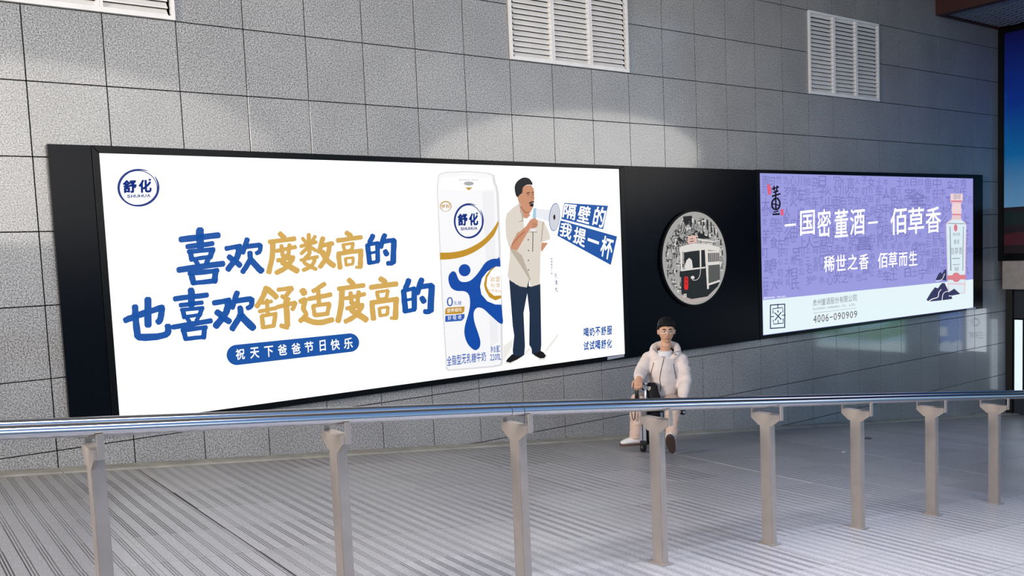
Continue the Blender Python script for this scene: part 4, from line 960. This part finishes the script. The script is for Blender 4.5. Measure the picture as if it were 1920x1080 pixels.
# head axes: looks to the camera side, a touch to picture right
hf = (FV+RV*0.10+UZ*-0.05).normalized(); hs = hf.cross(UZ).normalized()*-1; hs = UZ.cross(hf).normalized(); hu = hf.cross(hs).normalized()
if hu.z < 0: hu = -hu
def hp(s, u, f): return headc+hs*s+hu*u+hf*f     # s: picture right when positive
if hs.dot(RV) < 0: hs = -hs
def head(bm):
    res = bmesh.ops.create_icosphere(bm, subdivisions=4, radius=1)
    for v in res['verts']:
        x, y, z = v.co                       # x side, y front, z up
        sx, sy, sz = 0.072, 0.092, 0.112
        if z < 0: sx *= 1-0.28*(-z)**1.2; sy *= 1-0.12*(-z)
        if y > 0 and z < 0.5: sx *= 1.0
        X, Y, Z = x*sx, y*sy, z*sz
        if y > 0:
            f = 0.0
            f += 0.020*math.exp(-((x/0.16)**2+((z+0.20)/0.13)**2))       # nose tip
            f += 0.010*math.exp(-((x/0.12)**2+((z-0.02)/0.20)**2))       # bridge
            f += 0.006*math.exp(-((x/0.55)**2+((z-0.24)/0.10)**2))       # brow
            for e in (-1, 1): f -= 0.010*math.exp(-(((x-e*0.38)/0.20)**2+((z-0.08)/0.11)**2)); f += 0.004*math.exp(-(((x-e*0.5)/0.2)**2+((z+0.2)/0.2)**2))
            f += 0.006*math.exp(-((x/0.28)**2+((z+0.50)/0.08)**2)); f -= 0.003*math.exp(-((x/0.30)**2+((z+0.60)/0.04)**2)); f += 0.008*math.exp(-((x/0.3)**2+((z+0.85)/0.16)**2))
            Y += f
        v.co = headc+hs*X+hf*Y+hu*Z
def ear(bm):
    for e in (-1, 1): ellip(bm, hp(e*0.076, -0.004, -0.008), (0.008, 0.018, 0.030), (hs, hf, hu), 10, 8)
def limb(pts, rad, n=14):
    def f(bm): loft(bm, pts, rad, n)
    return f
def mid(a, b, t): return a+(b-a)*t
def hand(wr, d, nrm, thumb, curl, grip=None):
    """palm and five bent fingers. d: direction of the palm, nrm: back of the hand, thumb: +1/-1 side"""
    d = d.normalized(); nrm = (nrm-d*nrm.dot(d)).normalized(); sd = d.cross(nrm)*thumb
    L = [limb([wr-d*0.02, wr, wr+d*0.03, wr+d*0.075, wr+d*0.088], [(0.024, 0.018), (0.026, 0.017), (0.036, 0.016), (0.040, 0.014), (0.036, 0.010)], 12)]
    def palm(bm): loft(bm, [wr-d*0.02, wr, wr+d*0.03, wr+d*0.075, wr+d*0.088], [(0.024, 0.018), (0.026, 0.017), (0.036, 0.016), (0.040, 0.014), (0.036, 0.010)], 12, up=nrm)
    L = [palm]
    for k, (ln, off) in enumerate(((0.072, 0.030), (0.080, 0.010), (0.074, -0.010), (0.058, -0.029))):
        p = wr+d*0.075+sd*off; pts = [p]; a = 0.25; dirn = d
        for sgm in (0.45, 0.32, 0.23):
            a += curl*(0.75+0.1*k); dirn = d*math.cos(a)-nrm*math.sin(a); p = p+dirn*ln*sgm; pts.append(p)
        L.append(limb(pts, [0.0095, 0.009, 0.008, 0.0065], 8))
    p0 = wr+d*0.022+sd*0.026; t1 = (d*0.6+sd*0.75-nrm*0.25).normalized(); t2 = (d*0.9+sd*0.1-nrm*0.5).normalized()
    L.append(limb([p0, p0+t1*0.035, p0+t1*0.035+t2*0.028, p0+t1*0.035+t2*0.05], [0.013, 0.0105, 0.009, 0.007], 8))
    return L
hL = hand(wrL+FV*0.005, (FV*0.8-UZ*0.50-RV*0.05), FV*0.45+UZ*0.8, 1, 0.85)
hR = hand(wrR, (-UZ*0.95+FV*0.3), RV*0.8-FV*0.3, -1, 0.35)
body = [head, ear, limb([mid(neck0, neck1, -.3), mid(neck0, neck1, .3), neck1, mp(1249, 636, -0.085)], [(0.060, .056), (0.050, .050), (0.047, .049), (0.047, .049)], 16),
        limb([hip+UZ*-0.02, waist, chest, neck0], [(0.125, 0.09), (0.115, 0.08), (0.135, 0.085), (0.07, 0.06)], 18),
        limb([shL, elL, wrL], [0.048, 0.040, 0.026]), limb([shR, elR, wrR], [0.048, 0.040, 0.026]), limb([shL, neck0-UZ*0.02, shR], [0.04, 0.055, 0.04]),
        limb([hipL, knL, anL], [0.080, 0.055, 0.036]), limb([hipR, knR, anR], [0.080, 0.055, 0.036])] + hL + hR
fuse('body', body, 0.0042, M_skn, per, 2)
# eyes, brows, mouth
for e in (-1, 1):
    bm = bmesh.new(); ellip(bm, hp(e*0.029, 0.009, 0.083), (0.0115, 0.006, 0.0055), (hs, hf, hu), 14, 10); obj('eye', bm, mat('eye_white', '#cfc8c4', 0.3), per, True)
    bm = bmesh.new(); ellip(bm, hp(e*0.029+0.002, 0.009, 0.088), (0.0055, 0.003, 0.0055), (hs, hf, hu), 12, 8); obj('iris', bm, M_rub, per, True)
    bm = bmesh.new(); loft(bm, [hp(e*0.013, 0.027, 0.094), hp(e*0.030, 0.032, 0.090), hp(e*0.046, 0.027, 0.078)], [(0.003, 0.004), (0.004, 0.005), (0.002, 0.002)], 8); obj('eyebrow', bm, M_hairp, per, True)
bm = bmesh.new(); loft(bm, [hp(-0.022, -0.060, 0.076), hp(-0.008, -0.057, 0.088), hp(0.008, -0.057, 0.088), hp(0.022, -0.060, 0.076)], [(0.002, 0.002), (0.005, 0.005), (0.005, 0.005), (0.002, 0.002)], 8); obj('lips', bm, mat('lips', '#95584c', 0.5), per, True)
# hair: a thick short cap with a ragged fringe
bm = bmesh.new(); res = bmesh.ops.create_icosphere(bm, subdivisions=5, radius=1)
for v in res['verts']:
    x, y, z = v.co; nz = noise.noise(Vector((x*7, y*7, z*4)))
    k = 1.10+0.05*nz
    hl = (0.40+0.12*noise.noise(Vector((x*9, 3, 0)))-0.25*max(0, abs(x)-0.55)) if y > 0.25 else (0.14-0.55*(0.25-y) if y > -0.6 else -0.30)
    if z > hl: X, Y, Z = math.copysign(abs(x)**0.85, x)*0.077*k, math.copysign(abs(y)**0.9, y)*0.096*k, math.copysign(abs(z)**0.75, z)*0.116*(k+0.03*nz)
    else: X, Y, Z = x*0.060, y*0.074, z*0.095
    v.co = headc+hs*X+hf*Y+hu*(Z+0.004)
obj('hair', bm, M_hairp, per, True, 'short black hair')
# glasses
gl = None
bm = bmesh.new()
for e in (-1, 1):
    c = Vector((e*0.031, 0.006)); P = []
    for k in range(21):
        a = 2*PI*k/20; P.append(hp(c.x+0.025*math.copysign(abs(math.cos(a))**0.6, math.cos(a)), c.y+0.016*math.copysign(abs(math.sin(a))**0.6, math.sin(a)), 0.103-0.4*max(0, abs(c.x+0.025*math.cos(a))-0.03)))
    loft(bm, P, [0.0016]*21, 6, caps=False); loft(bm, [hp(e*0.056, 0.012, 0.094), hp(e*0.078, 0.012, 0.07), hp(e*0.080, 0.008, 0.0)], [0.002]*3, 6)
loft(bm, [hp(-0.008, 0.010, 0.106), hp(0.008, 0.010, 0.106)], [0.0016]*2, 6)
gl = obj('glasses', bm, M_alu, per, True, 'thin silver glasses')
# clothes
def fold(co):
    q = Vector((co.x*9, co.y*9, co.z*16)); n = noise.noise(q)+0.5*noise.noise(q*2.3)
    return 0.007*n-0.004*abs(noise.noise(Vector((co.x*14, co.y*14, co.z*30))))
hem = mp(1243, 742, -0.17)
jacket = [limb([hem+UZ*-0.02, hem+UZ*0.03, waist+UZ*0.0, mp(1246, 708, -0.15), chest, mid(chest, neck0, .62), mid(chest, neck0, 1.0)], [(0.150, 0.130), (0.165, 0.140), (0.168, 0.135), (0.170, 0.135), (0.170, 0.125), (0.145, 0.105), (0.088, 0.080)], 24),
          limb([mid(shL, neck0, .45), shL, mid(shL, elL, .5), elL, mid(elL, wrL, .5), wrL-(wrL-elL).normalized()*0.005], [0.072, 0.070, 0.067, 0.063, 0.057, 0.043], 16),
          limb([mid(shR, neck0, .45), shR, mid(shR, elR, .5), elR, mid(elR, wrR, .5), wrR-(wrR-elR).normalized()*0.005], [0.072, 0.070, 0.067, 0.062, 0.058, 0.043], 16)]
# hood lying round the neck, open to the front
hc = mid(neck0, neck1, .35)-FV*0.01; HP = []
for k in range(15):
    a = math.radians(-62+ (304*k/14)); HP.append(hc-FV*0.0+RV*(0.112*math.cos(a-PI/2+0))+FV*(-0.085*math.cos((k-7)/7*2.6)) + UZ*(0.012-0.055*abs((k-7)/7)**2))
HP = []
for k in range(15):
    t = (k-7)/7; a = t*2.55
    HP.append(hc+RV*(0.112*math.sin(a))-FV*(0.088*math.cos(a))+UZ*(0.050-0.120*abs(t)**2.0))
jacket.append(limb(HP, [(0.016 if k in (0, 14) else 0.036, 0.016 if k in (0, 14) else 0.034) for k in range(15)], 12))
jk = fuse('jacket', jacket, 0.009, M_jack, per, 5, 'pale stone hooded jacket', fold)
def front(x, y, extra=0.0):                    # point on the jacket front seen at that place
    from mathutils.bvhtree import BVHTree
    global _bvh
    if _bvh is None: _bvh = BVHTree.FromPolygons([v.co for v in jk.data.vertices], [p.vertices for p in jk.data.polygons])
    d = ray(x, y).normalized(); hit = _bvh.ray_cast(CAMU*U, d)
    return (hit[0] if hit[0] is not None else mp(x, y, 0.0))-d*(0.002+extra)
_bvh = None
def seam(name, P, r, m, n=5):
    bm = bmesh.new(); Q = catmull([Vector((a, b_)) for a, b_ in P], n); loft(bm, [front(q.x, q.y) for q in Q], [r]*len(Q), 6); return obj(name, bm, m, per, True)
seam('zip', [(1245, 671), (1242.5, 682), (1240, 692), (1238, 703), (1237, 712), (1239, 724), (1238, 734)], 0.0028, M_dk)
seam('collar_piping', [(1224, 653), (1233, 661), (1245, 670), (1257, 663), (1275, 658)], 0.0026, M_dk)
seam('pocket_zip', [(1226, 680), (1222.5, 692), (1220, 704)], 0.003, M_dk); seam('pocket_zip', [(1263, 682), (1265, 695), (1268, 710)], 0.003, M_dk)
bm = bmesh.new()
for P in ([(1261, 663.5), (1266, 666), (1270, 665)], [(1263, 665), (1268, 663.5)]):
    loft(bm, [front(*q) for q in P], [0.002]*len(P), 5)
obj('chest_emblem', bm, M_dk, per)
bm = bmesh.new(); P = [front(1292.5+2.2*math.cos(a), 684.5+2.2*math.sin(a)) for a in [2*PI*k/10 for k in range(11)]]; loft(bm, P, [0.0015]*11, 5, caps=False); obj('sleeve_emblem', bm, M_dk, per)
# tee showing at the neck
fuse('undershirt', [limb([mid(chest, neck0, .5)+FV*0.020, mid(chest, neck0, .9)+FV*0.024+UZ*0.012, neck0+FV*0.026+UZ*0.035], [(0.085, 0.080), (0.082, 0.078), (0.066, 0.064)], 18)], 0.007, M_tee, per, 2, 'white undershirt at the neck')
# trousers
tr = [limb([hip+UZ*-0.05, hip+UZ*0.02], [(0.17, 0.13), (0.16, 0.12)], 20),
      limb([mid(hipL, knL, -.05), mid(hipL, knL, .5), knL, mid(knL, anL, .3), mid(knL, anL, .7), anL+UZ*0.01], [0.092, 0.082, 0.072, 0.070, 0.064, 0.058], 16),
      limb([mid(hipR, knR, -.05), mid(hipR, knR, .5), knR, mid(knR, anR, .3), mid(knR, anR, .7), anR+UZ*0.01], [0.092, 0.082, 0.074, 0.072, 0.062, 0.050], 16)]
fuse('trousers', tr, 0.009, M_trou, per, 4, 'beige-pink trousers', fold)
# shoes
def shoe(an, toe, upv, label):
    """an: ankle, toe: tip of the shoe, upv: up of the foot"""
    d = (toe-an); d = (d-upv*d.dot(upv)); L = d.length; d.normalize(); s = d.cross(upv); base = toe-upv*0.0
    heel = toe-d*0.285
    up = fuse('shoe', [lambda bm: loft(bm, [heel+upv*0.045+d*0.005, heel+upv*0.055+d*0.04, heel+upv*0.055+d*0.10, heel+upv*0.045+d*0.17, heel+upv*0.034+d*0.235, heel+upv*0.026+d*0.275],
                                              [(0.030, 0.036), (0.037, 0.052), (0.040, 0.046), (0.046, 0.034), (0.044, 0.024), (0.026, 0.014)], 16, up=upv),
                       lambda bm: loft(bm, [heel+upv*0.05+d*0.055, heel+upv*0.115+d*0.045], [0.042, 0.038], 14)], 0.005, M_shoe, per, 3, label)
    bm = bmesh.new(); P = []
    for k in range(28):
        a = 2*PI*k/28; u = math.cos(a); v = math.sin(a); w = 0.041+0.010*max(0, u)-0.004*max(0, -u)
        P.append(heel+d*(0.141+0.146*u)+s*(w*v))
    A = [bm.verts.new(q+upv*-0.002) for q in P]; B = [bm.verts.new(q+upv*0.022) for q in P]
    bm.faces.new(A[::-1]); bm.faces.new(B)
    for k in range(28): bm.faces.new((A[k], A[(k+1) % 28], B[(k+1) % 28], B[k]))
    bmesh.ops.recalc_face_normals(bm, faces=bm.faces); obj('sole', bm, M_sole, up, False, 'brown rubber sole')
    return up
toeL = mp(1162, 836, 0.10); dL = (toeL-anL); dL.z = 0
shoe(anL, toeL+UZ*0.0, UZ, 'white shoe pointing out sideways')
upR = (UZ*0.55-FV*0.83).normalized()
# right foot lifted on its heel, sole towards the camera
toeR = mp(1256, 826, 0.33)
def aim(an, tip, label):
    d = (tip-an).normalized(); upv = (UZ-d*UZ.dot(d)).normalized(); return upv
heelR = mp(1259, 843, 0.16); dR = (FV*0.62+UZ*0.16+RV*-0.02).normalized(); upR = (UZ-dR*UZ.dot(dR)).normalized()
# toes raised clear of the ground so that the sole shows
dR = (FV*0.55+UZ*0.55).normalized(); upR = (UZ-dR*UZ.dot(dR)).normalized(); heelR = mp(1256, 850, 0.17)
shoe(anR, heelR+dR*0.285, upR, 'white shoe with its toes lifted')

# the suitcase scooter
sc0 = mp(1206, 848.5, 0.13); w0 = Vector((sc0.x, sc0.y, fz(sc0.x)))
su = thing('suitcase', 'rideable wheeled suitcase with silver edge rails under the seated man', 'suitcase', tuple(w0))
X0 = w0+RV*0.005
c = w0+RV*0.082-FV*0.22
def gz(p): return Vector((p.x, p.y, fz(p.x)))
bm = bmesh.new(); cc = gz(c); obox(bm, cc+UZ*0.240, RV, FV, UZ, 0.115, 0.19, 0.145); bmesh.ops.bevel(bm, geom=bm.edges[:], offset=0.03, segments=3, affect='EDGES'); bmesh.ops.recalc_face_normals(bm, faces=bm.faces)
obj('shell', bm, M_case, su, True)
bm = bmesh.new(); obox(bm, cc+UZ*0.396, RV, FV, UZ, 0.105, 0.17, 0.012); bmesh.ops.bevel(bm, geom=bm.edges[:], offset=0.012, segments=2, affect='EDGES'); obj('seat', bm, M_rub, su, True)
for sx in (-0.098, -0.064):
    bm = bmesh.new(); obox(bm, cc+RV*sx+FV*0.20+UZ*0.245, RV, FV, UZ, 0.014 if sx < -.08 else .016, 0.012, 0.145); bmesh.ops.bevel(bm, geom=bm.edges[:], offset=0.004, segments=1, affect='EDGES'); obj('edge_rail', bm, M_alu, su, False, 'silver edge rail')
bm = bmesh.new(); obox(bm, cc+RV*-0.081+FV*0.20+UZ*0.245, RV, FV, UZ, 0.004, 0.010, 0.135); obj('groove_strip', bm, M_rub, su)
bm = bmesh.new(); obox(bm, cc+RV*0.095+FV*0.19+UZ*0.245, RV, FV, UZ, 0.012, 0.012, 0.145); obj('edge_rail', bm, mat('blue_grey_alu', '#6d8294', .35, metal=.7), su)
for (sx, sf) in ((-0.08, 0.19), (0.09, 0.19), (-0.08, -0.17), (0.09, -0.17)):
    p_ = gz(cc+RV*sx+FV*sf); ax = (RV*0.95+FV*0.3).normalized()
    bm = bmesh.new(); loft(bm, [p_+UZ*0.042-ax*0.020, p_+UZ*0.042-ax*0.014, p_+UZ*0.042+ax*0.014, p_+UZ*0.042+ax*0.020], [0.034, 0.042, 0.042, 0.034], 20); wh = obj('wheel', bm, M_rub, su, True)
    bm = bmesh.new(); obox(bm, p_+UZ*0.088, RV, FV, UZ, 0.030, 0.026, 0.024); bmesh.ops.bevel(bm, geom=bm.edges[:], offset=0.006, segments=1, affect='EDGES'); obj('wheel_housing', bm, M_rub, su)
ptop = mp(1209.5, 717, 0.13)
px_ = mp(1209.5, 760, 0.13)
bm = bmesh.new(); loft(bm, [gz(ptop)+UZ*0.36, ptop], [0.011, 0.011], 12); obj('handle_pole', bm, M_alu, su, True, 'silver telescopic handle pole')
bm = bmesh.new(); loft(bm, [mp(1205, 719.5, 0.14), mp(1213, 719.5, 0.14)], [0.012, 0.012], 10); obj('handle_cap', bm, M_alu, su, True)
bm = bmesh.new(); loft(bm, [mp(1192, 719, 0.17), mp(1199, 720, 0.17), mp(1206, 719.5, 0.15)], [0.013, 0.013, 0.010], 12); loft(bm, [mp(1194, 719, 0.17), mp(1194, 755, 0.17)], [0.018, 0.018], 12); obj('handle_grip', bm, M_rub, su, True, 'black handle grip')
# small brake / throttle unit at his other hand
bag = thing('handbag', 'black bag held in front of the seated man on the suitcase', 'bag', tuple(mp(1228, 762, 0.10)))
bm = bmesh.new()
P = [(1211, 719), (1222, 716), (1232, 718.5), (1234, 732), (1239, 745), (1243, 760), (1228, 764), (1212, 763), (1210, 750), (1211, 735)]
A = [bm.verts.new(mp(x, y, 0.095)) for x, y in P]; B = [bm.verts.new(mp(x, y, 0.0)) for x, y in P]
bm.faces.new(A); bm.faces.new(B[::-1])
for k in range(len(P)): bm.faces.new((A[k], B[k], B[(k+1) % len(P)], A[(k+1) % len(P)]))
bmesh.ops.recalc_face_normals(bm, faces=bm.faces); bmesh.ops.bevel(bm, geom=bm.edges[:], offset=0.016, segments=3, affect='EDGES'); obj('bag_body', bm, M_bag, bag, True)
bm = bmesh.new(); A = [bm.verts.new(mp(x, y, 0.100)) for x, y in ((1212, 724), (1220, 725), (1220, 729), (1216.5, 733), (1212, 729))]; B = [bm.verts.new(v.co-FV*0.004) for v in A]
bm.faces.new(A); bm.faces.new(B[::-1])
for k in range(5): bm.faces.new((A[k], B[k], B[(k+1) % 5], A[(k+1) % 5]))
obj('emblem', bm, mat('cream_leather', '#cdbfae', 0.6), bag, False, 'small cream leather emblem')
bm = bmesh.new()
loft(bm, [mp(1198, 719, 0.16), mp(1203, 727, 0.14), mp(1211, 735, 0.12)], [(0.014, 0.004)]*3, 8)
loft(bm, catmull([mp(1184, 770, 0.2), mp(1186, 784, 0.2), mp(1189, 787, 0.2), mp(1192, 772, 0.2), mp(1195, 752, 0.16)], 4), [0.004]*17, 6)
obj('strap', bm, M_bag, bag, True, 'black dangling strap')
cs = thing('camera_pouch', 'small black shiny case in the hand at the right of the seated man', 'pouch', tuple(mp(1279, 777, 0.04)))
bm = bmesh.new(); loft(bm, [mp(1273, 771, 0.05), mp(1277, 772, 0.06), mp(1283, 773, 0.08)], [0.018, 0.026, 0.024], 14); obj('pouch_body', bm, M_rub, cs, True)
bm = bmesh.new(); loft(bm, [mp(1281.5, 773, 0.085), mp(1283, 773.5, 0.095)], [0.014, 0.013], 12); obj('pouch_clasp', bm, M_alu, cs, True)

# litter on the paving
lp = floorpt(1583, 848); bm = bmesh.new(); obox(bm, Vector((lp.x, lp.y, fz(lp.x)+0.004)), Vector((1, 0.3, SL)).normalized(), Vector((-.3, 1, 0)).normalized(), UZ, 0.028, 0.016, 0.002)
tag(obj('paper_scrap', bm, M_tee), 'tiny white paper scrap on the paving beyond the rail', 'litter')
lp = floorpt(1627, 822.5); bm = bmesh.new(); obox(bm, Vector((lp.x, lp.y, fz(lp.x)+0.004)), Vector((1, 0.3, SL)).normalized(), Vector((-.3, 1, 0)).normalized(), UZ, 0.05, 0.03, 0.003)
tag(obj('dark_rag', bm, M_dk), 'flat dark scrap on the paving near the wall, right of the rider', 'litter')
